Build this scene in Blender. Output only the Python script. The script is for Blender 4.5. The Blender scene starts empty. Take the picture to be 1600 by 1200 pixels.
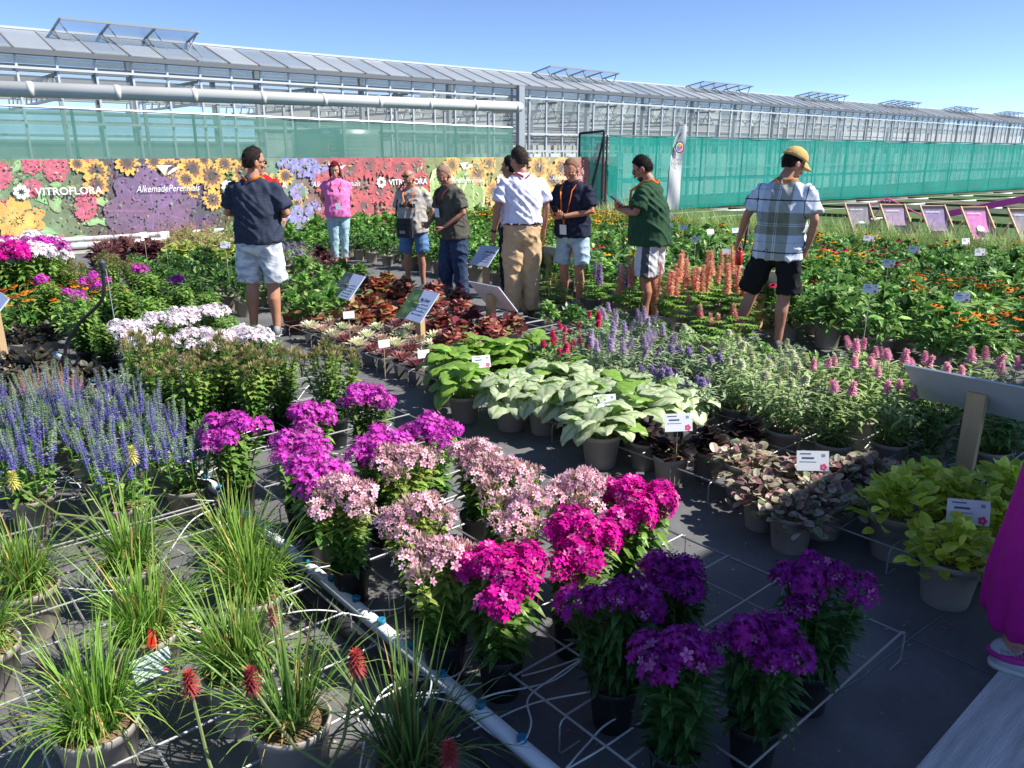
import bpy, bmesh, math, random
from mathutils import Vector as V, Matrix as M, Euler, noise
S = bpy.context.scene; C = S.collection
rnd = random.Random(7); R = math.radians; PI = math.pi
# ---------------------------------------------------------------- camera, sky, sun, exposure
CAM_H = 1.72; FPX = 1200.0; PITCH = math.atan(360/1200); AZ = R(40.8)
fw = V((math.sin(AZ)*math.cos(PITCH), math.cos(AZ)*math.cos(PITCH), -math.sin(PITCH)))
rt = V((math.cos(AZ), -math.sin(AZ), 0)); upv = rt.cross(fw)
FH = V((math.sin(AZ), math.cos(AZ), 0))
cam = bpy.data.cameras.new('camera'); camo = bpy.data.objects.new('camera', cam); C.objects.link(camo)
camo.location = (0, 0, CAM_H); camo.rotation_euler = (PI/2 - PITCH, 0, -AZ)
cam.sensor_fit = 'HORIZONTAL'; cam.sensor_width = 36; cam.lens = 36*FPX/1600
cam.clip_start = 0.05; cam.clip_end = 2000; S.camera = camo
SUN_EL = R(45); SUN_D = V((0.66, -0.75, 0)).normalized()      # horizontal direction towards the sun
w = bpy.data.worlds.new('World'); S.world = w; w.use_nodes = True
nt = w.node_tree; bg = nt.nodes['Background']; sk = nt.nodes.new('ShaderNodeTexSky')
sk.sky_type = 'NISHITA'; sk.sun_disc = False; sk.sun_elevation = SUN_EL
sk.sun_rotation = math.atan2(SUN_D.x, SUN_D.y); sk.air_density = 0.32; sk.dust_density = 0.0; sk.ozone_density = 2.2
nt.links.new(sk.outputs[0], bg.inputs[0]); bg.inputs[1].default_value = 0.145
sl = bpy.data.lights.new('sun', 'SUN'); sl.energy = 4.3; sl.angle = R(0.53); sl.color = (1, .955, .89)
so = bpy.data.objects.new('sun', sl); C.objects.link(so)
sd = V((SUN_D.x*math.cos(SUN_EL), SUN_D.y*math.cos(SUN_EL), math.sin(SUN_EL)))
so.rotation_euler = sd.to_track_quat('Z', 'Y').to_euler(); so.location = (0, 0, 30)
vs = S.view_settings; vs.view_transform = 'Standard'; vs.look = 'None'; vs.exposure = 0.98; vs.gamma = 1; vs.use_curve_mapping = False
S.cycles.use_denoising = True; S.cycles.max_bounces = 7; S.cycles.transparent_max_bounces = 24
S.cycles.diffuse_bounces = 3; S.cycles.glossy_bounces = 3; S.cycles.caustics_reflective = False; S.cycles.caustics_refractive = False

# ---------------------------------------------------------------- photo pixel -> place
def ray(x, y): return fw*FPX + rt*(x-800) - upv*(y-600)
def G(x, y, z=0.0):                       # the point at height z that the photo shows at pixel (x, y)
    d = ray(x, y); t = (z-CAM_H)/d.z; return V((d.x*t, d.y*t, z))
def VY(x, y, Y):                          # the point of the upright plane at distance Y
    d = ray(x, y); t = Y/d.y; return V((d.x*t, Y, CAM_H+d.z*t))
def ZAT(p, y):                            # height above a ground point at which pixel row y lies
    d = V((p[0], p[1], 0)).dot(FH); k = (600-y)/FPX
    return CAM_H + d*(k*math.cos(PITCH)-math.sin(PITCH))/(math.cos(PITCH)+k*math.sin(PITCH))

# ---------------------------------------------------------------- colours, materials
def lin(h):
    h = h.lstrip('#'); o = []
    for i in (0, 2, 4):
        c = int(h[i:i+2], 16)/255; o.append(c/12.92 if c <= .04045 else ((c+.055)/1.055)**2.4)
    return tuple(o)
def cm(c, k): return tuple(min(1, x*k) for x in c)
def mixc(a, b, t): return tuple(x+(y-x)*t for x, y in zip(a, b))
def jit(c, a=.15, r=rnd):
    k = 1+r.uniform(-a, a); return tuple(max(0, min(1, x*k*(1+r.uniform(-a, a)*.4))) for x in c)
MATS = {}
def mat(name, col=(.5,.5,.5), rough=.6, spec=.4, metal=0, attr=False, var=0, vscale=8, bump=0, bscale=60, transl=0, alpha=1, col2=None, coat=0, objvar=0, stretch=None, gain=1.0):
    if name in MATS: return MATS[name]
    m = bpy.data.materials.new(name); m.use_nodes = True; t = m.node_tree; N = t.nodes; L = t.links
    b = N['Principled BSDF']; out = N['Material Output']
    b.inputs['Roughness'].default_value = rough; b.inputs['Specular IOR Level'].default_value = spec; b.inputs['Metallic'].default_value = metal
    if coat: b.inputs['Coat Weight'].default_value = coat
    b.inputs['Base Color'].default_value = (*col, 1); src = None
    if attr:
        a = N.new('ShaderNodeAttribute'); a.attribute_name = 'tint'; src = a.outputs['Color']
    tc = N.new('ShaderNodeTexCoord'); co = tc.outputs['Object']
    if stretch:
        mp = N.new('ShaderNodeMapping'); mp.inputs['Scale'].default_value = stretch; L.new(co, mp.inputs['Vector']); co = mp.outputs[0]
    if var:
        n = N.new('ShaderNodeTexNoise'); n.inputs['Scale'].default_value = vscale; n.inputs['Detail'].default_value = 6; L.new(co, n.inputs['Vector'])
        if col2 and not attr:
            mx = N.new('ShaderNodeMix'); mx.data_type = 'RGBA'; rp = N.new('ShaderNodeMapRange')
            rp.inputs[1].default_value = .5-.25/max(var, .01)*.5; rp.inputs[2].default_value = .5+.25/max(var, .01)*.5
            L.new(n.outputs['Fac'], rp.inputs[0]); L.new(rp.outputs[0], mx.inputs[0])
            mx.inputs[6].default_value = (*col, 1); mx.inputs[7].default_value = (*col2, 1); src = mx.outputs[2]
        else:
            mr = N.new('ShaderNodeMapRange'); mr.inputs[1].default_value = .25; mr.inputs[2].default_value = .75
            mr.inputs[3].default_value = (1-var)*gain; mr.inputs[4].default_value = (1+var)*gain; L.new(n.outputs['Fac'], mr.inputs[0])
            mx = N.new('ShaderNodeVectorMath'); mx.operation = 'SCALE'
            if src: L.new(src, mx.inputs[0])
            else: mx.inputs[0].default_value = col
            L.new(mr.outputs[0], mx.inputs['Scale']); src = mx.outputs[0]
    if objvar:
        oi = N.new('ShaderNodeObjectInfo'); mr = N.new('ShaderNodeMapRange'); mr.inputs[3].default_value = 1-objvar; mr.inputs[4].default_value = 1+objvar
        L.new(oi.outputs['Random'], mr.inputs[0]); mx = N.new('ShaderNodeVectorMath'); mx.operation = 'SCALE'
        if src: L.new(src, mx.inputs[0])
        else: mx.inputs[0].default_value = col
        L.new(mr.outputs[0], mx.inputs['Scale']); src = mx.outputs[0]
    if src: L.new(src, b.inputs['Base Color'])
    if bump:
        n2 = N.new('ShaderNodeTexNoise'); n2.inputs['Scale'].default_value = bscale; n2.inputs['Detail'].default_value = 4; L.new(co, n2.inputs['Vector'])
        bp = N.new('ShaderNodeBump'); bp.inputs['Strength'].default_value = min(1, bump); bp.inputs['Distance'].default_value = .01*max(1, bump)
        L.new(n2.outputs['Fac'], bp.inputs['Height']); L.new(bp.outputs[0], b.inputs['Normal'])
    sh = b.outputs[0]
    if transl:
        tr = N.new('ShaderNodeBsdfTranslucent'); ms = N.new('ShaderNodeMixShader'); ms.inputs[0].default_value = transl
        if src: L.new(src, tr.inputs[0])
        else: tr.inputs[0].default_value = (*col, 1)
        L.new(sh, ms.inputs[1]); L.new(tr.outputs[0], ms.inputs[2]); sh = ms.outputs[0]
    if alpha < 1:
        tp = N.new('ShaderNodeBsdfTransparent'); ms = N.new('ShaderNodeMixShader'); ms.inputs[0].default_value = alpha
        L.new(tp.outputs[0], ms.inputs[1]); L.new(sh, ms.inputs[2]); sh = ms.outputs[0]
    L.new(sh, out.inputs[0]); MATS[name] = m; return m
LEAF = mat('leaf', attr=True, rough=.42, spec=.45, transl=.36, var=.18, vscale=25, objvar=.17, gain=1.32)
PETAL = mat('petal', attr=True, rough=.6, spec=.2, transl=.3, var=.08, vscale=60, objvar=.08)
PRINT = mat('print', attr=True, rough=.55, spec=.3, var=.16, vscale=9)

# ---------------------------------------------------------------- mesh building
class MB:
    def __init__(s): s.v = []; s.f = []; s.c = []; s.m = []
    def add(s, vs, fs, col=(1,1,1), mi=0):
        n = len(s.v); s.v.extend(tuple(v) for v in vs); s.f.extend(tuple(i+n for i in f) for f in fs)
        if col and isinstance(col[0], (tuple, list)): s.c.extend(col)
        else: s.c.extend([col]*len(vs))
        s.m.extend([mi]*len(fs))
    def box(s, c, d, rot=None, col=(1,1,1), mi=0):
        x, y, z = d[0]/2, d[1]/2, d[2]/2; c = V(c)
        q = [V((a, b, e)) for a in (-x, x) for b in (-y, y) for e in (-z, z)]
        if rot: q = [rot @ p for p in q]
        s.add([c+p for p in q], [(0,1,3,2),(4,6,7,5),(0,4,5,1),(2,3,7,6),(0,2,6,4),(1,5,7,3)], col, mi)
    def bar(s, a, b, wd, th=None, col=(1,1,1), mi=0, up=(0,0,1)):
        a = V(a); b = V(b); d = b-a; l = d.length; d.normalize(); u = V(up)
        if abs(d.dot(u)) > .98: u = V((1,0,0))
        x = d.cross(u).normalized(); y = x.cross(d); th = th or wd
        s.box((a+b)/2, (wd, th, l), M((x, -y, d)).transposed() if False else M((x, y, d)).transposed(), col, mi)
    def tube(s, pts, rad, n=8, col=(1,1,1), mi=0, cap=True, ref=None):
        pts = [V(p) for p in pts]; k = len(pts)
        if not isinstance(rad, (list, tuple)): rad = [rad]*k
        vs = []; px = None
        for i, p in enumerate(pts):
            d = (pts[min(i+1, k-1)]-pts[max(i-1, 0)]).normalized()
            if px is None:
                u = V(ref) if ref else (V((0,0,1)) if abs(d.z) < .9 else V((1,0,0)))
                px = (u-d*u.dot(d)).normalized()
            else:
                q = px-d*px.dot(d); px = q.normalized() if q.length > 1e-6 else px
            py = d.cross(px); r = rad[i]; rx, ry = r if isinstance(r, (tuple, list)) else (r, r)
            vs += [p+px*(math.cos(2*PI*j/n)*rx)+py*(math.sin(2*PI*j/n)*ry) for j in range(n)]
        fs = [(i*n+j, i*n+(j+1) % n, (i+1)*n+(j+1) % n, (i+1)*n+j) for i in range(k-1) for j in range(n)]
        if cap: fs += [tuple(range(n-1, -1, -1)), tuple(range((k-1)*n, k*n))]
        s.add(vs, fs, col, mi)
    def lathe(s, prof, n=20, col=(1,1,1), mi=0, o=(0,0,0), cap=True):
        k = len(prof); o = V(o); vs = [o+V((r*math.cos(2*PI*j/n), r*math.sin(2*PI*j/n), z)) for r, z in prof for j in range(n)]
        fs = [(i*n+j, i*n+(j+1) % n, (i+1)*n+(j+1) % n, (i+1)*n+j) for i in range(k-1) for j in range(n)]
        if cap: fs += [tuple(range(n-1, -1, -1)), tuple(range((k-1)*n, k*n))]
        s.add(vs, fs, col, mi)
    def ball(s, c, r, nu=12, nv=8, col=(1,1,1), mi=0, rot=None):
        r = r if isinstance(r, (tuple, list)) else (r, r, r); c = V(c); vs = []
        for i in range(nv+1):
            a = PI*i/nv
            for j in range(nu):
                b = 2*PI*j/nu; p = V((r[0]*math.sin(a)*math.cos(b), r[1]*math.sin(a)*math.sin(b), -r[2]*math.cos(a)))
                vs.append(c+(rot @ p if rot else p))
        fs = [(i*nu+j, i*nu+(j+1) % nu, (i+1)*nu+(j+1) % nu, (i+1)*nu+j) for i in range(nv) for j in range(nu)]
        s.add(vs, fs, col, mi)
    def mesh(s, name, mats, smooth=False):
        me = bpy.data.meshes.new(name); me.from_pydata(s.v, [], s.f)
        for m in (mats if isinstance(mats, (list, tuple)) else [mats]): me.materials.append(m)
        if any(s.m): me.polygons.foreach_set('material_index', s.m)
        at = me.color_attributes.new('tint', 'FLOAT_COLOR', 'POINT'); fl = []
        for c in s.c: fl += [c[0], c[1], c[2], 1.0]
        at.data.foreach_set('color', fl)
        if smooth: me.polygons.foreach_set('use_smooth', [True]*len(s.f))
        me.update(); return me
def link(name, me, parent=None, mx=None, label=None, cat=None, group=None, kind=None):
    o = bpy.data.objects.new(name, me); C.objects.link(o)
    if parent: o.parent = parent
    if mx is not None: o.matrix_basis = mx
    if label: o['label'] = label
    if cat: o['category'] = cat
    if group: o['group'] = group
    if kind: o['kind'] = kind
    return o
def thing(name, label, cat, loc, rz=0, group=None, sc=1.0):
    o = bpy.data.objects.new(name, None); C.objects.link(o); o.empty_display_size = .1
    o.location = loc; o.rotation_euler = (0, 0, rz); o.scale = (sc, sc, sc)
    o['label'] = label; o['category'] = cat
    if group: o['group'] = group
    return o
def T(x, y, z): return M.Translation((x, y, z))
def text(body, size, shear=0, extrude=.0008, bold=0):
    cu = bpy.data.curves.new('t', 'FONT'); cu.body = body; cu.size = size; cu.align_x = 'CENTER'; cu.align_y = 'CENTER'
    cu.shear = shear; cu.extrude = extrude; cu.offset = bold; cu.resolution_u = 3
    o = bpy.data.objects.new('t', cu); C.objects.link(o); dg = bpy.context.evaluated_depsgraph_get()
    me = bpy.data.meshes.new_from_object(o.evaluated_get(dg)); bpy.data.objects.remove(o); bpy.data.curves.remove(cu); return me
TXT = {}
def lettering(body, size, m, parent, mx, shear=0, bold=0, name='lettering'):
    k = (body, size, shear, m.name)
    if k not in TXT:
        me = text(body, size, shear, bold=bold); me.materials.clear(); me.materials.append(m); TXT[k] = me
    return link(name, TXT[k], parent, mx)
def axes(x, y, z, o):                       # matrix from three axes and an origin
    return M(((x[0], y[0], z[0], o[0]), (x[1], y[1], z[1], o[1]), (x[2], y[2], z[2], o[2]), (0, 0, 0, 1)))
# ================================================================ setting
def fabric_material():
    m = bpy.data.materials.new('ground_fabric'); m.use_nodes = True; t = m.node_tree; N = t.nodes; L = t.links; b = N['Principled BSDF']
    tc = N.new('ShaderNodeTexCoord'); b.inputs['Roughness'].default_value = .62; b.inputs['Specular IOR Level'].default_value = .45
    n = N.new('ShaderNodeTexNoise'); n.inputs['Scale'].default_value = 1.7; n.inputs['Detail'].default_value = 8; n.inputs['Roughness'].default_value = .65
    L.new(tc.outputs['Object'], n.inputs['Vector'])
    cr = N.new('ShaderNodeValToRGB'); cr.color_ramp.elements[0].position = .3; cr.color_ramp.elements[0].color = (.085, .087, .093, 1)
    cr.color_ramp.elements[1].position = .75; cr.color_ramp.elements[1].color = (.215, .213, .21, 1); L.new(n.outputs['Fac'], cr.inputs[0])
    n3 = N.new('ShaderNodeTexNoise'); n3.inputs['Scale'].default_value = 14; n3.inputs['Detail'].default_value = 10; n3.inputs['Roughness'].default_value = .75
    L.new(tc.outputs['Object'], n3.inputs['Vector']); r3 = N.new('ShaderNodeMapRange'); r3.inputs[1].default_value = .56; r3.inputs[2].default_value = .8
    L.new(n3.outputs['Fac'], r3.inputs[0]); mx = N.new('ShaderNodeMix'); mx.data_type = 'RGBA'; L.new(r3.outputs[0], mx.inputs[0])
    L.new(cr.outputs[0], mx.inputs[6]); mx.inputs[7].default_value = (.26, .235, .2, 1); L.new(mx.outputs[2], b.inputs['Base Color'])
    w1 = N.new('ShaderNodeTexWave'); w1.bands_direction = 'X'; w1.inputs['Scale'].default_value = 55; w1.inputs['Distortion'].default_value = .4; L.new(tc.outputs['Object'], w1.inputs['Vector'])
    w2 = N.new('ShaderNodeTexWave'); w2.bands_direction = 'Y'; w2.inputs['Scale'].default_value = 80; w2.inputs['Distortion'].default_value = .4; L.new(tc.outputs['Object'], w2.inputs['Vector'])
    ad = N.new('ShaderNodeMath'); L.new(w1.outputs['Fac'], ad.inputs[0]); L.new(w2.outputs['Fac'], ad.inputs[1])
    n4 = N.new('ShaderNodeTexNoise'); n4.inputs['Scale'].default_value = 5; n4.inputs['Detail'].default_value = 3; L.new(tc.outputs['Object'], n4.inputs['Vector'])
    m4 = N.new('ShaderNodeMath'); m4.operation = 'MULTIPLY_ADD'; m4.inputs[1].default_value = 11; L.new(n4.outputs['Fac'], m4.inputs[0]); L.new(ad.outputs[0], m4.inputs[2])
    bp = N.new('ShaderNodeBump'); bp.inputs['Strength'].default_value = .3; bp.inputs['Distance'].default_value = .006; L.new(m4.outputs[0], bp.inputs['Height']); L.new(bp.outputs[0], b.inputs['Normal'])
    return m
FABRIC = fabric_material()
def sheet(name, pts, z, m, kind='structure', parent=None):
    b = MB(); b.add([(x, y, z) for x, y in pts], [tuple(range(len(pts)))]); return link(name, b.mesh(name, m), parent, kind=kind)
DIRT = mat('far_ground', (.10, .085, .06), .9, var=.5, vscale=.5, col2=(.06, .075, .03))
sheet('ground', [(-900, -900), (1500, -900), (1500, 1500), (-900, 1500)], -.012, DIRT)
sheet('ground_fabric', [(-30, -1.35), (15.2, -1.35), (15.2, 15.9), (-30, 15.9)], 0, FABRIC)
# printed guide lines of the fabric and its seams
gl = mat('guide_line', (.12, .2, .18), .7); seam = mat('seam', (.2, .2, .2), .7)
b = MB()
pp = [G(x, y) for x, y in ((1280, 1095), (1345, 1060), (1375, 1035), (1420, 1000), (1460, 970), (1500, 945))]
b.tube([p+V((0, 0, .002)) for p in pp], .0016, 5); link('guide_thread', b.mesh('guide_thread', mat('thread', (.12, .3, .26), .6)), label='thin green thread lying loose across the black ground fabric', cat='thread')
for k in range(3):
    y = 1.45+k*1.96; b = MB(); b.box((2.78, y, .0035), (.95, .0025, .001)); link('fabric_line', b.mesh('fabric_line', seam), kind='structure')
b = MB(); b.box((2.72, 5, .0032), (.004, 14, .001)); link('fabric_line', b.mesh('fabric_line', seam), kind='structure')
# concrete apron along the hall
def conc_mat():
    m = mat('concrete', (.6, .6, .585), .85, var=.35, vscale=3, bump=.5, bscale=25, stretch=(1, 9, 1)); return m
b = MB(); e0 = G(1390, 1200); b.box((3.5, -.36, -.0), (19, 1.92, .07)); apron = link('concrete_path', b.mesh('concrete_path', conc_mat()), kind='structure')
# unseen roof added to cast the building's foreground shade, sides open for sky light
HY = -1.36; hall = thing('shade_roof', 'unseen roof on posts added for the foreground shade, sides left open for sky light', 'shade_roof', (2.2, HY, 0))
b = MB(); b.box((6.9, -2.45, 3.86), (14.2, 5.2, .12)); link('roof', b.mesh('roof', mat('shade_roof_sheet', (.55, .56, .56), .5, var=.1, vscale=2)), hall)
b = MB(); b.box((6.9, .165, 3.84), (14.3, .03, .2)); link('fascia', b.mesh('fascia', mat('shade_roof_fascia', (.3, .31, .32), .5)), hall)
for k in range(4):
    for yy in (-.1, -4.8):
        b = MB(); b.box((.25+k*4.4, yy, 1.9), (.1, .1, 3.8)); link('post', b.mesh('post', mat('shade_roof_post', (.4, .41, .42), .5)), hall)
# far planting strips at the right behind the deck chairs
strips = [((15.2, -3), (70, -3), (70, 12.2), (15.2, 14.6)),]
LAWN = mat('low_crop', (.055, .09, .025), .9, var=.5, vscale=1.2, col2=(.09, .10, .04), bump=1, bscale=30)
for i in range(9):
    x0 = 17.2+i*3.4; c = [(.05, .1, .02), (.07, .12, .03), (.06, .09, .035), (.1, .1, .05)][i % 4]
    y1 = 15.0-.1*(x0-17.5); b = MB(); b.box((x0+1.2, y1-8.6, .07), (2.3, 15.5, .16)); link('crop_strip', b.mesh('crop_strip', mat('crop%d' % (i % 4), c, .95, var=.5, vscale=3, bump=1, bscale=40)), label=None, kind='structure')
PATHM = mat('pale_path', (.34, .32, .29), .9, var=.25, vscale=2)
b = MB(); b.add([(15.2, 14.9, 0), (70, 9.2, 0), (70, 10.3, 0), (15.2, 15.7, 0)], [(0, 1, 2, 3)]); link('path', b.mesh('path', PATHM), kind='structure')
sheet('path', [(2, 15.5), (16.5, 15.2), (16.5, 16.2), (2, 16.2)], .006, PATHM)
wp = mat('white_pipe', (.72, .72, .7), .5)
for i, (a, c) in enumerate([((15.6, 13.6, .12), (40, 11.2, .12)), ((16.2, 12.1, .12), (44, 9.0, .12)), ((15.8, 9.6, .1), (40, 7.4, .1)), ((15.5, 7.2, .1), (34, 5.2, .1))]):
    b = MB(); b.tube([a, c], .035, 8); link('water_pipe', b.mesh('water_pipe', wp), label='long white water pipe lying across the low crop strips', cat='pipe', group='white pipes on the crop strips')
    
# ================================================================ greenhouse
GY = 20.0; EZ = 3.74; X0, X1 = -8.0, 110.0; RY, RZ = 21.6, 4.40
gh = thing('greenhouse', 'long glass greenhouse with open roof vents behind the green nets', 'greenhouse', (X0, GY, 0))
gm = M.Translation((-X0, -GY, 0))
ALU = mat('aluminium', (.62, .64, .65), .4, spec=.5, metal=.3); DARK = mat('gutter', (.16, .165, .17), .5, metal=.3); STEEL = mat('galvanised', (.33, .35, .36), .5, metal=.3, var=.15, vscale=3)
def glassmat(name, a, col, rough):
    m = bpy.data.materials.new(name); m.use_nodes = True; t = m.node_tree; N = t.nodes; L = t.links; o = N['Material Output']; p = N['Principled BSDF']
    p.inputs['Base Color'].default_value = (*col, 1); p.inputs['Roughness'].default_value = rough; p.inputs['Specular IOR Level'].default_value = .6
    tp = N.new('ShaderNodeBsdfTransparent'); tp.inputs[0].default_value = (.93, .96, .95, 1); ms = N.new('ShaderNodeMixShader')
    tc = N.new('ShaderNodeTexCoord'); nz = N.new('ShaderNodeTexNoise'); nz.inputs['Scale'].default_value = .7; nz.inputs['Detail'].default_value = 5; L.new(tc.outputs['Object'], nz.inputs['Vector'])
    oi = N.new('ShaderNodeObjectInfo'); ad = N.new('ShaderNodeMath'); L.new(nz.outputs['Fac'], ad.inputs[0]); L.new(oi.outputs['Random'], ad.inputs[1])
    mr = N.new('ShaderNodeMapRange'); mr.inputs[1].default_value = .3; mr.inputs[2].default_value = 1.7; mr.inputs[3].default_value = a*.5; mr.inputs[4].default_value = min(1, a*1.5); L.new(ad.outputs[0], mr.inputs[0])
    L.new(mr.outputs[0], ms.inputs[0]); L.new(tp.outputs[0], ms.inputs[1]); L.new(p.outputs[0], ms.inputs[2]); L.new(ms.outputs[0], o.inputs[0]); return m
GLW = glassmat('wall_glass', .2, (.5, .54, .55), .12); GLR = glassmat('roof_glass', .52, (.40, .42, .43), .42); GLV = glassmat('vent_glass', .3, (.5, .55, .58), .2)
def gpart(name, mb, m, par=gh, kind=None): return link(name, mb.mesh(name, m), par, gm if par is gh else None, kind=kind)
MS = .765; nm = int((X1-X0)/MS)
pane_w = None; mull = None; raf = None; pane_r = None
for i in range(nm+1):
    x = X0+i*MS
    if i < 170:
        if mull is None:
            b = MB(); b.box((0, 0, EZ/2), (.045, .06, EZ)); mull = b.mesh('mullion', ALU)
            b = MB(); b.bar((0, -.06, EZ+.10), (0, RY-GY, RZ), .035, .05); raf = b.mesh('rafter', mat('rafter', (.3, .31, .32), .5, metal=.3))
            b = MB(); b.add([(0.02, 0, .02), (MS-.02, 0, .02), (MS-.02, 0, EZ-.05), (.02, 0, EZ-.05)], [(0, 1, 2, 3)]); pane_w = b.mesh('pane', GLW)
            b = MB(); b.add([(0.015, -.05, EZ+.11), (MS-.015, -.05, EZ+.11), (MS-.015, RY-GY, RZ+.012), (.015, RY-GY, RZ+.012)], [(0, 1, 2, 3)]); pane_r = b.mesh('roof_pane', GLR)
        if VY(0, 60, GY).x-3 < x:
            link('mullion', mull, gh, T(i*MS, -.01, 0)); link('rafter', raf, gh, T(i*MS, 0, 0)); link('pane', pane_w, gh, T(i*MS, .02, 0)); link('roof_pane', pane_r, gh, T(i*MS, 0, 0))
for z, h, d, m, nme in ((EZ+.03, .10, .2, DARK, 'gutter'), (EZ-.28, .05, .05, ALU, 'wall_rail'), (2.35, .05, .05, ALU, 'wall_rail'), (1.2, .06, .06, ALU, 'wall_rail')):
    b = MB(); b.box(((X0+X1)/2, GY-.07, z), (X1-X0, d, h)); gpart(nme, b, m)
b = MB(); b.box(((X0+X1)/2, RY, RZ+.035), (X1-X0, .09, .05)); gpart('ridge', b, ALU)
b = MB(); b.add([(X0, RY+.02, RZ), (X1, RY+.02, RZ), (X1, RY+1.6, EZ+.1), (X0, RY+1.6, EZ+.1)], [(0, 1, 2, 3)]); gpart('rear_slope', b, GLR)
post = MB(); post.box((0, 0, EZ/2), (.11, .14, EZ)); post = post.mesh('post', STEEL)
for i in range(32):
    x = X0+1.53+i*MS*4
    if x > 1.5:
        for yy in ((.3, 3.3) if x < 60 else (.3,)): link('post', post, gh, T(x-X0, yy, 0))
# a wide end column where the duct ends
p = VY(813, 240, GY-.3); b = MB(); b.box((p.x, GY-.3, 1.9), (.24, .16, 3.8)); gpart('column', b, mat('column', (.33, .36, .39), .5))
# trusses and pipes inside the left bay
for i in range(10):
    x = 1.2+i*3.06; b = MB(); b.bar((x, GY+.3, 2.9), (x, GY+6.5, 2.9), .06); b.bar((x, GY+.3, 3.4), (x, GY+6.5, 3.4), .06)
    for k in range(10):
        y = GY+.3+k*.62; b.bar((x, y, 2.9), (x, y+.31, 3.4), .03); b.bar((x, y+.31, 3.4), (x, y+.62, 2.9), .03)
    gpart('truss', b, STEEL)
for y, z, rr in ((21.2, 3.2, .03), (22, 3.0, .03), (23, 3.3, .03), (24.5, 3.1, .04), (26, 3.4, .05), (23.5, 2.5, .035), (25, 2.2, .035), (22.5, 1.6, .03), (24.8, 2.75, .03), (27.5, 2.9, .05)):
    b = MB(); b.tube([(X0+6, y, z), (60, y, z)], rr, 6); gpart('heating_pipe', b, ALU)
for k in range(3):                                           # further roof spans behind
    y = 23.2+k*3.2; b = MB(); b.box((26, y, EZ), (68, .2, .16)); gpart('gutter', b, DARK)
    b = MB(); b.add([(-6, y, EZ+.1), (60, y, EZ+.1), (60, y+1.6, RZ), (-6, y+1.6, RZ)], [(0, 1, 2, 3)]); gpart('rear_slope', b, GLV)
    b = MB(); b.box((26, y+1.6, RZ), (68, .07, .06)); gpart('ridge', b, ALU)
# hanging screen and staging seen through the right part
CUR = mat('screen_cloth', (.62, .62, .6), .9, var=.2, vscale=.8, alpha=.86, bump=1, bscale=4)
b = MB(); rows = []
for i in range(240):
    x = 14.6+i*.36; lo = 2.95+.14*noise.noise((x*.8, 0, 0))+.08*noise.noise((x*3, 5, 0)); yy = GY+1.25+.07*math.sin(x*7)
    rows.append(((x, yy, lo), (x, yy+.03, EZ-.12)))
for a, c in zip(rows, rows[1:]): b.add([a[0], c[0], c[1], a[1]], [(0, 1, 2, 3)])
gpart('screen_curtain', b, CUR)
SG = mat('staging', (.30, .275, .245), .7, var=.3, vscale=4); SG2 = mat('staging_pale', (.5, .49, .47), .7, var=.2, vscale=3)
for k in range(9):
    y = GY+1.5+k*.85; z = 2.05+k*.075; b = MB(); b.box((56, y, z), (83, .05, .07)); b.box((56, y+.3, z+.12), (83, .04, .04))
    for i in range(28): b.box((15+i*3+k*.37, y, z/2+.1), (.05, .05, z))
    gpart('staging', b, SG if k % 2 else SG2)
b = MB(); b.box((56, GY+10.4, 1.9), (86, .05, 3.8)); gpart('rear_wall', b, mat('rear_wall', (.42, .43, .43), .8, var=.2, vscale=.5))
b = MB(); b.box((4, GY+13, 1.1), (21, .05, 2.2)); gpart('rear_wall', b, mat('rear_wall2', (.2, .25, .22), .8, var=.4, vscale=.8))
# white plastic sheet inside the lower wall at the right
b = MB(); rows = []
for i in range(300):
    x = 15.3+i*.22; rows.append(((x, GY+.3+.06*noise.noise((x*1.3, 1, 0)), .05), (x, GY+.32+.05*noise.noise((x*2.1, 3, 0)), 1.72+.03*noise.noise((x, 9, 0)))))
for a, c in zip(rows, rows[1:]): b.add([a[0], c[0], c[1], a[1]], [(0, 1, 2, 3)])
gpart('plastic_sheet', b, mat('plastic_sheet', (.72, .74, .73), .5, var=.12, vscale=2))
# round water tank seen through the left net
tk = thing('water_tank', 'ribbed round metal water tank behind the pale green net', 'water tank', (10.2, 18.7, 0))
prof = [(1.1, 0)]
for k in range(22): prof += [(1.14, .05+k*.1), (1.08, .1+k*.1)]
prof += [(1.1, 2.28), (.1, 2.4)]
b = MB(); b.lathe(prof, 28); link('shell', b.mesh('shell', mat('tank', (.42, .46, .44), .4, metal=.4, var=.15), True), tk)
b = MB(); b.box((-.95, -.86, 1.85), (.4, .03, .34), M.Rotation(R(-45), 3, 'Z')); link('notice_plate', b.mesh('notice_plate', mat('plate', (.62, .5, .33), .7)), tk)
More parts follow.
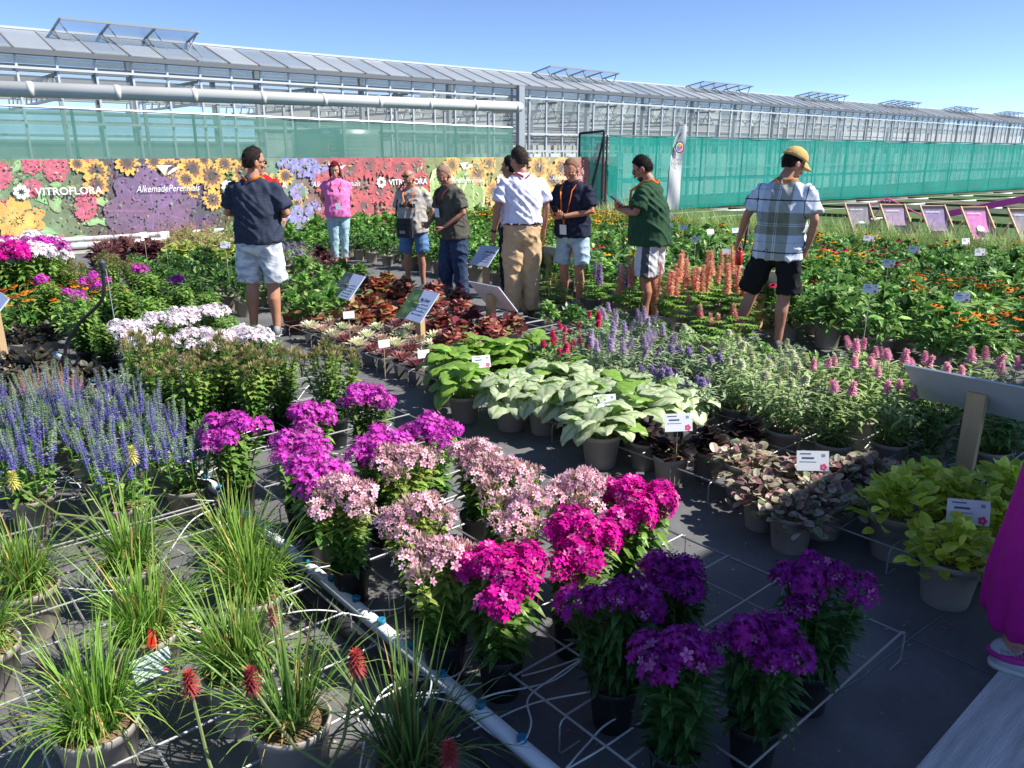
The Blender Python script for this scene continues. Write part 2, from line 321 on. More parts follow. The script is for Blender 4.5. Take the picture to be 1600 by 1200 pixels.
# roof vents
def vent(x0, ln, bays, lb):
    g = thing('roof_vent', lb, 'roof vent', (x0, RY, RZ), 0, 'open roof vents along the ridge')
    b = MB(); hy, hz = -.9, .2          # front edge position relative to the ridge (hinge on the ridge)
    hh = .05
    for k in range(bays+1):
        x = ln*k/bays; b.bar((x, 0, hh), (x, hy, hz), .04); b.bar((x, -.12, hh+.02), (x, -.95, -.37), .03)
        b.bar((x, hy*.8, hz*.85), (x+(.3 if k < bays else -.3), -.78, -.32), .025)
    for q, e in ((0, hh), (1, hz)): b.bar((0, hy*q, e), (ln, hy*q, e), .045)
    link('vent_frame', b.mesh('vent_frame', mat('rafter')), g)
    for k in range(bays):
        b = MB(); b.add([(ln*k/bays+.02, -.02, hh+.01), (ln*(k+1)/bays-.02, -.02, hh+.01), (ln*(k+1)/bays-.02, hy+.02, hz+.01), (ln*k/bays+.02, hy+.02, hz+.01)], [(0, 1, 2, 3)])
        link('pane', b.mesh('pane', GLV), g)
    return g
VL = ['open three-paned roof vent above the banner lettering', 'open roof vent next beyond the end of the thick duct', 'second open roof vent beyond the end of the thick duct', 'third open roof vent beyond the end of the thick duct', 'fourth open roof vent beyond the end of the thick duct', 'fifth open roof vent beyond the end of the thick duct', 'sixth open roof vent beyond the end of the thick duct']
for lb, (x0, ln, nb) in zip(VL, ((4.6, 3.05, 3), (19.6, 3.6, 4), (28.4, 3.7, 4), (37.2, 3.7, 4), (46.2, 3.7, 4), (55.2, 3.7, 4), (64.2, 3.7, 4))): vent(x0, ln, nb, lb)
# big pale duct with clamps in front of the greenhouse
a = VY(-60, 136, 17.6); e = VY(806, 167, 17.6); DU = mat('duct', (.6, .6, .57), .45, var=.08, vscale=1)
du = thing('duct_pipe', 'thick pale grey duct running on stands in front of the greenhouse', 'pipe', (a.x, a.y, 0))
off = T(-a.x, -a.y, 0); b = MB(); b.tube([a, e, e+V((.16, .05, 0)), e+V((.24, .2, 0)), e+V((.24, 1.2, 0))], .14, 18); link('pipe', b.mesh('pipe', DU, True), du, off)
for k in range(9):
    p = a.lerp(e, .08+k*.115); d = (e-a).normalized(); b = MB(); b.tube([p-d*.05, p+d*.05], .15, 18); link('collar', b.mesh('collar', DU, True), du, off)
    b = MB(); b.box((p.x+.5, p.y, p.z/2-.08), (.06, .06, p.z-.16)); link('stand', b.mesh('stand', STEEL), du, off)
# ---- nets
def netmat(name, col, alpha):
    m = bpy.data.materials.new(name); m.use_nodes = True; t = m.node_tree; N = t.nodes; L = t.links; o = N['Material Output']; p = N['Principled BSDF']
    p.inputs['Base Color'].default_value = (*col, 1); p.inputs['Roughness'].default_value = .7; p.inputs['Specular IOR Level'].default_value = .2
    tr = N.new('ShaderNodeBsdfTranslucent'); tr.inputs[0].default_value = (*col, 1); mt = N.new('ShaderNodeMixShader'); mt.inputs[0].default_value = .45
    L.new(p.outputs[0], mt.inputs[1]); L.new(tr.outputs[0], mt.inputs[2])
    tp = N.new('ShaderNodeBsdfTransparent'); ms = N.new('ShaderNodeMixShader'); tc = N.new('ShaderNodeTexCoord')
    nz = N.new('ShaderNodeTexNoise'); nz.inputs['Scale'].default_value = 1.3; nz.inputs['Detail'].default_value = 6; L.new(tc.outputs['Object'], nz.inputs['Vector'])
    mr = N.new('ShaderNodeMapRange'); mr.inputs[1].default_value = .3; mr.inputs[2].default_value = .7; mr.inputs[3].default_value = alpha-.06; mr.inputs[4].default_value = alpha+.06
    L.new(nz.outputs['Fac'], mr.inputs[0]); L.new(mr.outputs[0], ms.inputs[0]); L.new(tp.outputs[0], ms.inputs[1]); L.new(mt.outputs[0], ms.inputs[2]); L.new(ms.outputs[0], o.inputs[0]); return m
def netfence(name, label, P0, P1, h0, h1, m, mpost, step, sag=.03, z0=.04, rail=None, postr=.03):
    d = V((P1[0]-P0[0], P1[1]-P0[1], 0)); ln = d.length; d.normalize(); nrm = V((d.y, -d.x, 0))
    g = thing(name, label, 'fence', (P0[0], P0[1], 0)); b = MB(); n = int(ln/.35); rows = []
    for i in range(n+1):
        s = ln*i/n; h = h0+(h1-h0)*i/n; f = abs(math.sin(PI*s/step)); col = []
        for k in range(9):
            q = k/8; col.append(d*s+nrm*(.05*noise.noise((s*.9, q*2.5, 4))+.02*noise.noise((s*3, q*5, 1)))+V((0, 0, z0+(h-z0)*q-(sag*f if k == 8 else 0)+(.05*f*noise.noise((s, 3, 3)) if k == 0 else 0))))
        rows.append(col)
    for i in range(n):
        for k in range(8): b.add([rows[i][k], rows[i+1][k], rows[i+1][k+1], rows[i][k+1]], [(0, 1, 2, 3)])
    me = b.mesh('net', m, True); link('net', me, g)
    k = 0; s = 0
    while s <= ln+.01:
        h = h0+(h1-h0)*s/ln; b = MB(); b.tube([nrm*-.09+d*s, nrm*-.09+d*s+V((0, 0, h+.02))], postr, 8); link('post', b.mesh('post', mpost), g); s += step
    b = MB(); b.tube([V((0, 0, h0+.01)), d*ln+V((0, 0, h1+.01))], .022, 8); link('top_rail', b.mesh('top_rail', rail or mpost), g)
    b = MB(); b.tube([nrm*-.09+V((0, 0, h0*.45)), nrm*-.09+d*ln+V((0, 0, h1*.45))], .014, 6); link('rail', b.mesh('rail', mpost), g)
    return g
NL = VY(-120, 160, 16.55); NR = VY(800, 200, 16.55)
GP = mat('green_post', (.05, .2, .16), .5)
netfence('net_fence', 'pale green see-through net fence above the flower banner', (NL.x, 16.55), (NR.x, 16.55), VY(0, 166, 16.55).z+.02, NR.z, netmat('net_pale', (.15, .36, .29), .77), mat('net_post', (.1, .2, .17), .5), 2.2, rail=ALU)
P0 = G(972, 338); P0 = V((17.3, 15.75, 0)); dr = V((1, -.085, 0)); P1 = P0+dr*62
zt0 = ZAT(P0, 212); TEAL = netmat('net_teal', (.01, .42, .335), .8)
netfence('net_fence', 'teal windbreak net fence on dark green posts in front of the greenhouse', P0, P1, zt0, zt0-.12, TEAL, mat('teal_post', (.0, .14, .12), .5), 2.05)
# net gate with dark frame
g0 = V((VY(905, 240, 16.6).x, 16.6, 0)); g1 = P0+V((-.12, .1, 0)); gt = thing('net_gate', 'teal net gate in a black frame with a diagonal brace', 'gate', g0)
zt = ZAT((g0+g1)/2, 208); d = g1-g0; BLK = mat('black_frame', (.025, .03, .03), .5)
b = MB(); b.add([(0, 0, .3), d+V((0, 0, .3)), d+V((0, 0, zt)), (0, 0, zt)], [(0, 1, 2, 3)]); link('net', b.mesh('net', TEAL), gt)
for q, s in (((0, 0, 0), (0, 0, zt)), (d, d+V((0, 0, zt+.05))), ((0, 0, zt), d+V((0, 0, zt+.05))), (d*.55+V((0, 0, .7)), d+V((0, 0, zt-.1)))):
    b = MB(); b.tube([q, s], .035, 8); link('frame_bar' if q != (0, 0, 0) else 'post', b.mesh('bar', BLK), gt)
# pale railing left of it
r0 = VY(815, 240, 17.2); r1 = VY(966, 240, 17.2); rl = thing('railing', 'pale grey metal railing behind the banner beside the net gate', 'railing', (r0.x, 17.2, 0)); ln = r1.x-r0.x
b = MB()
for z in (ZAT(r0, 236), 1.35): 
    b = MB(); b.box((ln/2, 0, z), (ln, .05, .05)); link('rail', b.mesh('rail', ALU), rl)
for k in range(6):
    b = MB(); b.box((ln*k/5, 0, ZAT(r0, 236)/2), (.05, .06, ZAT(r0, 236)-.03)); link('post', b.mesh('post', ALU), rl)
# ================================================================ printed banner
BY = 16.3; bl = VY(-90, 246, BY); br = VY(966, 256, BY); ZB, ZT = .1, 1.63
bn = thing('flower_banner', 'long printed flower banner with white lettering below the pale net', 'banner', (bl.x, BY, 0)); BW = br.x-bl.x
def bp(px, py): p = VY(px, py, BY); return p.x-bl.x, p.z
zones = [(-90, '#5d6b52'), (60, '#66755a'), (150, '#5c5a4e'), (200, '#4e3f55'), (320, '#54405c'), (352, '#5a6040'), (440, '#6a7a6e'), (500, '#7a5a58'), (600, '#7d4c4c'), (655, '#6a7352'), (740, '#8a8a55'), (800, '#8d8060'), (880, '#8f6a5f'), (966, '#7d4a52')]
zones = [(bp(x, 300)[0], lin(c)) for x, c in zones]
def zone(x):
    for (a, ca), (c, cc) in zip(zones, zones[1:]):
        if x <= c: return cm(mixc(ca, cc, max(0, (x-a)/(c-a))), 1.5)
    return zones[-1][1]
b = MB(); NX, NZ = 190, 16; vs = []; cs = []
for i in range(NX+1):
    for k in range(NZ+1):
        x = BW*i/NX; z = ZB+(ZT-ZB)*k/NZ; n = noise.noise((x*1.6, z*2.2, 2))+.6*noise.noise((x*5, z*6, 7))
        vs.append((x, .012*noise.noise((x*1.2, z, 0)), z)); c = zone(x); cs.append(cm(mixc(c, (c[1]*.6, c[1]*1.1, c[1]*.5), max(0, n)*.8), 1+.5*n))
b.add(vs, [(i*(NZ+1)+k, (i+1)*(NZ+1)+k, (i+1)*(NZ+1)+k+1, i*(NZ+1)+k+1) for i in range(NX) for k in range(NZ)], cs)
link('banner_sheet', b.mesh('banner_sheet', PRINT, True), bn)
LAY = [.014]
def flat(mb, pts, col):
    LAY[0] += .000004; y = -LAY[0]; pts = [(min(max(x, .02), BW-.02), min(max(z, ZB+.01), ZT-.005)) for x, z in pts]
    if max(p[0] for p in pts)-min(p[0] for p in pts) < .004 or max(p[1] for p in pts)-min(p[1] for p in pts) < .004: return
    mb.add([(x, y, z) for x, z in pts], [tuple(range(len(pts)))], cm(mixc(col, (.33, .33, .29), .27), 1.1))
def petal2(mb, cx, cz, a, r0, r1, wd, col):
    ca, sa = math.cos(a), math.sin(a); pr = ((r0, 0), (r0+(r1-r0)*.35, wd*.8), (r0+(r1-r0)*.7, wd), (r1*.95, wd*.45), (r1, 0), (r1*.95, -wd*.45), (r0+(r1-r0)*.7, -wd), (r0+(r1-r0)*.35, -wd*.8))
    flat(mb, [(cx+u*ca-v*sa, cz+u*sa+v*ca) for u, v in pr], col)
def daisy2(mb, px, py, rpx, n, c1, c2, cc, crad=.28, two=True):
    cx, cz = bp(px, py); r = abs(bp(px+rpx, py)[0]-cx); a0 = rnd.random()*6
    for k in range(n): petal2(mb, cx, cz, a0+2*PI*k/n+rnd.uniform(-.08, .08), r*.1, r*rnd.uniform(.85, 1.05), r*2.2/n, jit(c1, .2))
    if two:
        for k in range(n): petal2(mb, cx, cz, a0+2*PI*k/n, r*.1, r*.6, r*1.3/n, jit(c2, .2))
    flat(mb, [(cx+r*crad*math.cos(q*.7), cz+r*crad*math.sin(q*.7)) for q in range(9)], cc)
    for k in range(10): petal2(mb, cx+rnd.uniform(-1, 1)*r*crad*.6, cz+rnd.uniform(-1, 1)*r*crad*.6, rnd.random()*6, 0, r*.07, r*.025, jit(cm(cc, 2.2), .4))
def cluster2(mb, px, py, rx, ry, n, col, s=4):
    for k in range(n):
        a = rnd.random()*2*PI; q = math.sqrt(rnd.random()); x, z = bp(px+rx*q*math.cos(a), py+ry*q*math.sin(a)); r = abs(bp(px+s, py)[0]-bp(px, py)[0])*rnd.uniform(.7, 1.2); t = rnd.random()*6; c = jit(col, .4)
        for h in range(4): petal2(mb, x, z, t+h*PI/2, 0, r, r*.42, c)
def leaf2(mb, px, py, ang, lpx, wr, col, edge=None):
    cx, cz = bp(px, py); r = abs(bp(px+lpx, py)[0]-cx)
    if edge: petal2(mb, cx, cz, ang, 0, r*1.06, r*wr*1.22, edge)
    petal2(mb, cx, cz, ang, 0, r, r*wr, col); petal2(mb, cx, cz, ang, 0, r*.95, r*wr*.06, cm(col, 1.6))
b = MB(); PK = lin('#d8486f'); YE = lin('#eab03a'); YD = lin('#7a3a18'); DK = lin('#2b1a14'); PU = lin('#6d4278'); RD = lin('#c33a48'); LG = lin('#8fae6a'); MG = lin('#4f7a3c'); BLU = lin('#8c88c8')
for k in range(26): leaf2(b, rnd.uniform(-30, 150), rnd.uniform(260, 370), rnd.uniform(0, 6.3), rnd.uniform(14, 30), .26, jit(LG, .4))
for px, py, ang, l in ((150, 347, 0, 34), (128, 350, .2, 30), (90, 365, 2.8, 34), (75, 320, 2.2, 30), (85, 330, 1.2, 28), (110, 370, -.3, 34), (62, 345, 2.6, 28), (20, 270, 1, 26)): leaf2(b, px, py, ang, l, .24, jit(lin('#8fbf7a'), .15))
for q in ((0, 275, 18, 20), (50, 256, 16, 16), (88, 262, 20, 22), (50, 293, 14, 14), (134, 322, 17, 24), (140, 256, 12, 10), (95, 375, 14, 7), (-40, 280, 26, 26), (5, 320, 10, 8)): cluster2(b, *q, int(q[2]*q[3]*.36), PK, 3.2)
for k in range(9): leaf2(b, 240, 330, k*.72+.2, rnd.uniform(52, 80), .3, jit(PU, .25))
for k in range(7): leaf2(b, 190+rnd.uniform(-20, 60), 355, k*.9, rnd.uniform(20, 40), .3, jit(cm(PU, .7), .25))
for q in ((20, 345, 44), (65, 345, 0), (-50, 330, 50)):
    if q[2]: daisy2(b, q[0]+10, q[1], q[2], 9, lin('#e8a336'), lin('#f0b84a'), lin('#c88a28'), .1)
for q in ((120, 256, 15), (150, 268, 24), (150, 288, 22), (198, 254, 22), (240, 252, 16), (265, 262, 20), (300, 264, 24), (330, 275, 24), (290, 280, 16), (332, 312, 18), (350, 256, 16), (378, 270, 22), (395, 250, 16), (420, 290, 20), (372, 300, 16), (410, 330, 18), (445, 275, 14), (470, 300, 13), (462, 320, 12), (302, 300, 10), (318, 250, 12)): daisy2(b, *q, 12, YE, YD, DK, .3)
for q in ((475, 262, 26, 14), (500, 275, 16, 18), (465, 300, 12, 12), (490, 330, 14, 14), (520, 255, 12, 8), (462, 340, 14, 18), (448, 255, 14, 8)): cluster2(b, *q, int(q[2]*q[3]*.28), BLU, 3.4)
for k in range(40): leaf2(b, rnd.uniform(345, 520), rnd.uniform(300, 365), rnd.uniform(.6, 2.5), rnd.uniform(8, 20), .14, jit(MG, .4))
for k in range(30): leaf2(b, rnd.uniform(500, 660), rnd.uniform(255, 350), rnd.uniform(0, 6.3), rnd.uniform(8, 20), .14, jit(cm(MG, .8), .4))
for q in ((508, 288, 20), (525, 260, 18), (548, 262, 22), (575, 258, 22), (602, 258, 18), (592, 298, 20), (567, 322, 22), (540, 300, 20), (520, 325, 20), (622, 262, 22), (648, 262, 18), (655, 285, 18), (615, 320, 17), (545, 345, 18), (585, 345, 16), (635, 300, 15), (632, 335, 16), (505, 345, 20)): daisy2(b, *q, 15, RD, lin('#a82a3c'), lin('#5a3036'), .26)
for px, py, ang, l in ((672, 310, 1.0, 52), (690, 325, 1.5, 60), (668, 345, 1.9, 52), (705, 300, .7, 48), (700, 345, .5, 56), (720, 330, 1.2, 58), (740, 350, 1.6, 66), (665, 355, 2.8, 36), (728, 360, .4, 50)): leaf2(b, px, py, ang, l*.8, .3, jit(lin('#8db45c'), .15), jit(lin('#d3dea0'), .05))
for q in ((705, 258, 15), (745, 270, 18), (762, 256, 14), (770, 300, 18), (840, 262, 18), (862, 280, 18), (830, 290, 16), (875, 262, 15), (855, 310, 16), (820, 315, 14), (848, 335, 14), (880, 330, 13), (870, 345, 12)): daisy2(b, *q, 11, lin('#e2b45a'), lin('#b07a30'), lin('#5a4a30'), .3)
for k in range(26): q = (rnd.uniform(905, 960), rnd.uniform(262, 325)); cluster2(b, *q, 5, 13, 12, lin('#a8485c'), 3.2)
for k in range(18): leaf2(b, rnd.uniform(835, 960), rnd.uniform(310, 350), rnd.uniform(1, 2.2), rnd.uniform(14, 30), .07, jit(lin('#8a8f52'), .3))
for k in range(1700):                    # small leaves, petals and dark gaps that make the print busy
    px = rnd.uniform(-60, 960); py = rnd.uniform(249, 372); c = zone(bp(px, py)[0]); q = rnd.random()
    c = cm(c, rnd.uniform(.3, .7)) if q < .22 else jit((c[0]*.9, c[1]*1.5, c[2]*.8), .5) if q < .75 else jit(rnd.choice((YE, RD, PK, BLU, LG)) if rnd.random() < .5 else cm(c, 2), .4)
    c = mixc(c, zone(bp(px, py)[0]), .4); leaf2(b, px, py, rnd.uniform(0, 6.3), rnd.uniform(2, 7), rnd.uniform(.12, .3), c)
link('printed_flowers', b.mesh('printed_flowers', PRINT), bn)
WHT = mat('white_print', (.78, .79, .77), .55)
def bmx(px, py, lift): x, z = bp(px, py); return axes((1, 0, 0), (0, 0, 1), (0, -1, 0), (x, -LAY[0]-lift, z))
xa = bp(98, 299)[0]; xb = bp(264, 297)[0]; dx = xb-xa
names = ['VITROFLORA', 'AlkemadePerennials']; zt = bp(98, 299)[1]
for k in range(9):
    x = xa+dx*(k-1)*.985
    if x > BW-.6 or x < .5: continue
    mx = axes((1, 0, 0), (0, 0, 1), (0, -1, 0), (x, -LAY[0]-.0012, zt))
    if k % 2:
        lettering('VITROFLORA', .185, WHT, bn, mx @ T(.1, 0, 0), bold=.004)
        fl = MB()
        for q in range(8):
            a = q*PI/4+.2; ca, sa = math.cos(a), math.sin(a); fl.add([(.035*ca, .035*sa, 0), (.1*ca-.045*sa, .1*sa+.045*ca, 0), (.142*ca-.02*sa, .142*sa+.02*ca, 0), (.142*ca+.02*sa, .142*sa-.02*ca, 0), (.1*ca+.045*sa, .1*sa-.045*ca, 0)], [(0, 4, 3, 2, 1)])
        link('flower_emblem', fl.mesh('flower_emblem', WHT), bn, mx @ T(-.66, .01, 0) @ M.Scale(.92, 4))
    else:
        lettering('AlkemadePerennials', .185, WHT, bn, mx @ M.Scale(.8, 4, (1, 0, 0)), shear=.35)
        fl = MB(); fl.add([(-.3, .15, 0), (.12, .15, 0), (.0, .1, 0), (-.12, -.1, 0)], [(3, 2, 1, 0)]); fl.add([(-.05, -.1, 0), (.16, .0, 0), (.3, .12, 0), (.12, .08, 0), (-.02, -.03, 0)], [(0, 1, 2, 3, 4)])
        link('leaf_emblem', fl.mesh('leaf_emblem', WHT), bn, mx @ T(.05, .33, 0) @ M.Scale(.75, 4))
for k in range(9):
    b = MB(); b.tube([(BW*k/8, .06, 0), (BW*k/8, .06, ZT+.02)], .025, 8); link('post', b.mesh('post', GP), bn)
# pipes along the foot of the banner
for z, r_, dy in ((.2, .045, -.15), (.09, .06, -.22)):
    b = MB(); b.tube([(1, BY+dy, z), (6.2, BY+dy, z)], r_, 10); link('foot_pipe', b.mesh('foot_pipe', ALU), label='grey metal pipe along the foot of the flower banner', cat='pipe', group='pipes at the banner foot')

# ---------------------------------------------------------------- feather flag
p = G(1046, 352); p = V((14.2, 11.2, 0)) if False else G(1044, 350); zt = ZAT(p, 192); fl = thing('feather_flag', 'white feather flag with a round flower emblem beside the teal fence', 'flag', p)
FX = (rt*math.cos(R(28))+FH*math.sin(R(28))); b = MB(); wd = .40; vs = []; n = 26
for i in range(n+1):
    t = i/n; z = .35+(zt-.35)*t; wq = wd*(1 if t < .55 else math.sqrt(max(0, 1-((t-.55)/.45)**2))); lean = .08*t+.2*max(0, t-.6)
    for j in range(5):
        u = j/4; q = FX*(lean+(wd*.55-wq)*0+(-.25*wd)+wq*u+ (wd-wq)*.85)+FH*(.05*math.sin(t*9+u*4)); vs.append(q+V((0, 0, z)))
b.add(vs, [(i*5+j, i*5+j+1, (i+1)*5+j+1, (i+1)*5+j) for i in range(n) for j in range(4)]); link('sail', b.mesh('sail', mat('flag_cloth', (.85, .86, .86), .8, transl=.45), True), fl)
b = MB(); b.tube([FX*(-.27*wd), FX*(-.27*wd+.035)+V((0, 0, .35+.45*(zt-.35))), FX*(-.12*wd+.1)+V((0, 0, .35+.72*(zt-.35))), FX*(.3*wd+.14)+V((0, 0, .35+.9*(zt-.35))), FX*(.75*wd+.12)+V((0, 0, zt))], .01, 8); link('pole', b.mesh('pole', BLK), fl)
b = MB(); b.lathe([(.16, 0), (.16, .03), (.05, .06), (.03, .2)], 14); link('base', b.mesh('base', BLK), fl)
FN = V((FX.y, -FX.x, 0)); ec = FX*.16+FN*.07+V((0, 0, ZAT(p, 230))); fx = axes(FX, (0, 0, 1), FN, ec)
b = MB(); b.lathe([(0.001, 0), (.14, 0), (.14, .004), (.001, .004)], 24, col=lin('#39414f')); b.lathe([(0.001, .004), (.11, .005), (.11, .006), (.001, .006)], 24, col=lin('#dfe3e0'))
cc = [lin(c) for c in ('#d9483b', '#e8a23c', '#7fae4a', '#3f8fb0', '#8a5aa8', '#d8608a')]
for q in range(6):
    a = q*PI/3; ca, sa = math.cos(a), math.sin(a); b.add([(0, 0, .008), (.07*ca-.06*sa, .07*sa+.06*ca, .009), (.095*ca, .095*sa, .009), (.07*ca+.06*sa, .07*sa-.06*ca, .009)], [(0, 3, 2, 1)], cc[q])
link('emblem', b.mesh('emblem', PRINT), fl, fx)
GRY = mat('grey_print', (.16, .18, .2), .6)
lettering('Flower', .125, GRY, fl, axes(FX, (0, 0, 1), FN, FX*.12+FN*.07+V((0, 0, ZAT(p, 249)))))
lettering('Trials', .125, GRY, fl, axes(FX, (0, 0, 1), FN, FX*.12+FN*.07+V((0, 0, ZAT(p, 255)))))

# ================================================================ plants
def leaf(mb, p, d, L, W, droop, col, prof, n=None, tipc=None, fold=0.0, twist=0):
    d = d.normalized(); n = n or V((0, 0, 1)); s = d.cross(n)
    if s.length < 1e-3: s = V((1, 0, 0))
    s.normalize(); nn = s.cross(d); vs = []; cs = []; k = len(prof)
    if twist: s = (s*math.cos(twist)+nn*math.sin(twist)); nn = s.cross(d)
    for t, wq in prof:
        c = p+d*(L*t)-V((0, 0, droop*L*t*t)); cc = mixc(col, tipc, t) if tipc else col
        if fold: vs += [c-s*(W*wq/2)+nn*(fold*W*wq), c, c+s*(W*wq/2)+nn*(fold*W*wq)]; cs += [cc, cm(cc, .85), cc]
        else: vs += [c-s*(W*wq/2), c+s*(W*wq/2)]; cs += [cc, cc]
    q = 3 if fold else 2
    mb.add(vs, [(i*q+j, i*q+j+1, (i+1)*q+j+1, (i+1)*q+j) for i in range(k-1) for j in range(q-1)], cs)
LANCE = ((0, .2), (.3, 1), (.65, .75), (1, .04)); BLADE = ((0, .8), (.25, 1), (.5, .9), (.75, .6), (1, .05)); OVAL = ((0, .25), (.25, .9), (.55, 1), (.85, .6), (1, .08))
HEART = ((-.12, .35), (.02, .8), (.2, 1), (.5, .9), (.8, .5), (1, .03)); SHORT = ((0, .3), (.45, 1), (1, .05)); SPOON = ((0, .35), (.4, .75), (.72, 1), (.9, .75), (1, .05))
def rdir(r, el0, el1, az=None):
    a = r.uniform(0, 2*PI) if az is None else az; e = R(r.uniform(el0, el1)); return V((math.cos(a)*math.cos(e), math.sin(a)*math.cos(e), math.sin(e)))
GRN = lin('#628f3c'); DGRN = lin('#456f33'); LGRN = lin('#8fae55'); GGRN = lin('#8a9e7c')
# pots: mesh cache
POTS = {}
POTC = {'taupe': (.34, .305, .265), 'black': (.022, .023, .025), 'terra': (.36, .13, .07), 'grey': (.13, .13, .125), 'yellow': (.55, .36, .03)}
def pot_meshes(r=.105, h=.19, c='taupe', square=False):
    k = (r, h, c, square)
    if k in POTS: return POTS[k]
    m = mat('pot_'+c, POTC[c], .5, spec=.4, var=.12, vscale=12, objvar=.12); b = MB()
    pr = [(r*.72, .0), (r*.74, .004), (r*.93, h*.86), (r*.97, h*.865), (r, h*.985), (r*.985, h), (r*.93, h), (r*.9, h*.88), (r*.7, h*.86)]
    if square: pr = [(q*1.36, z) for q, z in pr]; b.lathe(pr, 4); rot = M.Rotation(PI/4, 4, 'Z'); b.v = [tuple(rot @ V(q)) for q in b.v]
    else: b.lathe(pr, 22)
    pm = b.mesh('pot', m, not square); s = MB(); rr = random.Random(3); s.lathe([(.001, h*.88), (r*.45, h*.9), (r*.9, h*.87)], 14, cap=False)
    for q in range(60):
        a = rr.uniform(0, 2*PI); d = r*.85*math.sqrt(rr.random()); s.box((d*math.cos(a), d*math.sin(a), h*.89), (rr.uniform(.006, .016), .005, .004), M.Rotation(rr.random()*6, 3, 'Z') @ M.Rotation(rr.uniform(-.5, .5), 3, 'X'))
    sm = s.mesh('soil', mat('bark_soil', (.11, .075, .045), .95, var=.6, vscale=70, col2=(.3, .2, .11), bump=1, bscale=90)); POTS[k] = (pm, sm); return POTS[k]
class Kind:
    """one kind of plant: variants of [(part name, mesh, matrix)]"""
    def __init__(s, name, cat, pot, variants): s.name = name; s.cat = cat; s.pot = pot; s.var = variants; s.n = 0
    def put(s, loc, label, group, sc=1.0, rz=None, lift=0.0, pot=None):
        v = s.var[s.n % len(s.var)]; s.n += 1
        g = thing(s.name, label, s.cat, (loc[0], loc[1], lift), rnd.uniform(0, 6.28) if rz is None else rz, group, sc)
        pt = pot or s.pot
        if pt: pm, sm = pot_meshes(*pt); po = link('pot', pm, g); link('soil', sm, po)
        for nme, me, mx in v: link(nme, me, g, mx)
        return g
# ---- flower clusters (phlox heads)
def floret(mb, p, n, r, col, cc, rr):
    a = n.orthogonal().normalized(); c = n.cross(a); t = rr.random()*6; vs = [p-n*r*.15]; cs = [cc]; fs = []
    for k in range(5):
        q = t+2*PI*k/5; e = a*math.cos(q)+c*math.sin(q); f = a*math.cos(q+.52)+c*math.sin(q+.52); h = a*math.cos(q-.52)+c*math.sin(q-.52); i = len(vs)
        vs += [p+h*r*.72, p+(e*.9+h*.28)*r+n*r*.06, p+(e*.9+f*.28)*r+n*r*.06, p+f*r*.72]; cs += [col]*4; fs.append((0, i, i+1, i+2, i+3))
    mb.add(vs, fs, cs)
def head(seed, Rr, n, fr, col, eye, buds=0, budc=None, flat_=1.0, calyx=None):
    rr = random.Random(seed); b = MB()
    for k in range(n):
        z = 1-(k+.5)/n*1.05; a = k*2.39996+rr.uniform(-.4, .4); s = math.sqrt(max(0, 1-z*z)); nn = V((s*math.cos(a), s*math.sin(a), z)).normalized(); p = V((nn.x*Rr, nn.y*Rr, nn.z*Rr*flat_))*rr.uniform(.7, 1.16)
        n2 = (nn+V((rr.uniform(-.5, .5), rr.uniform(-.5, .5), rr.uniform(0, .5)))).normalized(); u = rr.random(); floret(b, p, n2, fr*rr.uniform(.75, 1.2), jit(mixc(col, (.75, .5, .6), .35) if u < .13 else cm(col, .55) if u > .9 else col, .24, rr), jit(eye, .2, rr), rr)
    for k in range(buds):
        d = rdir(rr, 5, 88); p = V((d.x*Rr, d.y*Rr, d.z*Rr*flat_))*rr.uniform(.8, 1.12); leaf(b, p-d*.012, d+V((0, 0, .4)), .022, .007, 0, jit(budc, .25, rr), SHORT)
        if calyx: leaf(b, p-d*.02, d+V((rr.uniform(-.5, .5), rr.uniform(-.5, .5), .2)), .02, .006, 0, jit(calyx, .2, rr), SHORT)
    for k in range(6): d = rdir(rr, 10, 80); b.tube([(0, 0, -.07), d*Rr*.8], .0015, 3, col=DGRN, cap=False)
    return b.mesh('flower_cluster', PETAL)
def phlox(seed, heads, nst=12, H=.34, hp=.17, spread=.115, lc=DGRN, lc2=GRN, lL=.085, topc=None, nheads=None):
    rr = random.Random(seed); b = MB(); parts = []; k2 = 0
    for i in range(nst):
        a = 2*PI*i/nst*1.0+rr.uniform(-.4, .4) if i else 0; q = (.25+.75*rr.random()) if i else 0
        base = V((math.cos(a), math.sin(a), 0))*.045*q+V((0, 0, hp-.02)); tip = V((math.cos(a)*spread*q*1.25, math.sin(a)*spread*q*1.25, hp+H*(rr.uniform(.9, 1.05)-.22*q*q)))
        b.tube([base, base.lerp(tip, .5)+V((0, 0, .01)), tip], [.004, .0035, .003], 4, col=cm(GRN, .8), cap=False); np_ = 17
        for k in range(np_):
            t = .06+.9*k/np_; p = base.lerp(tip, t); az = k*PI/2+rr.uniform(-.35, .35)
            for sgn in (0, PI):
                d = V((math.cos(az+sgn), math.sin(az+sgn), rr.uniform(.15, .8))); c = jit(mixc(lc, lc2, t*rr.uniform(.5, 1.1)), .22, rr)
                if topc and t > .62: c = jit(mixc(c, topc, (t-.55)*1.8), .2, rr)
                leaf(b, p, d, lL*rr.uniform(.75, 1.15)*(1 if t < .8 else .7), .027*rr.uniform(.8, 1.2), rr.uniform(.2, .7), c, LANCE, fold=.1)
        if heads and (nheads is None or k2 < nheads):
            me = heads[rr.randrange(len(heads))]; k2 += 1
            parts.append(('flower_cluster', me, M.Translation(tip+V((0, 0, .005))) @ Euler((rr.uniform(-.3, .3), rr.uniform(-.3, .3), rr.random()*6)).to_matrix().to_4x4() @ M.Scale(rr.uniform(.8, 1.15), 4)))
    return [('foliage', b.mesh('foliage', LEAF), None)]+parts
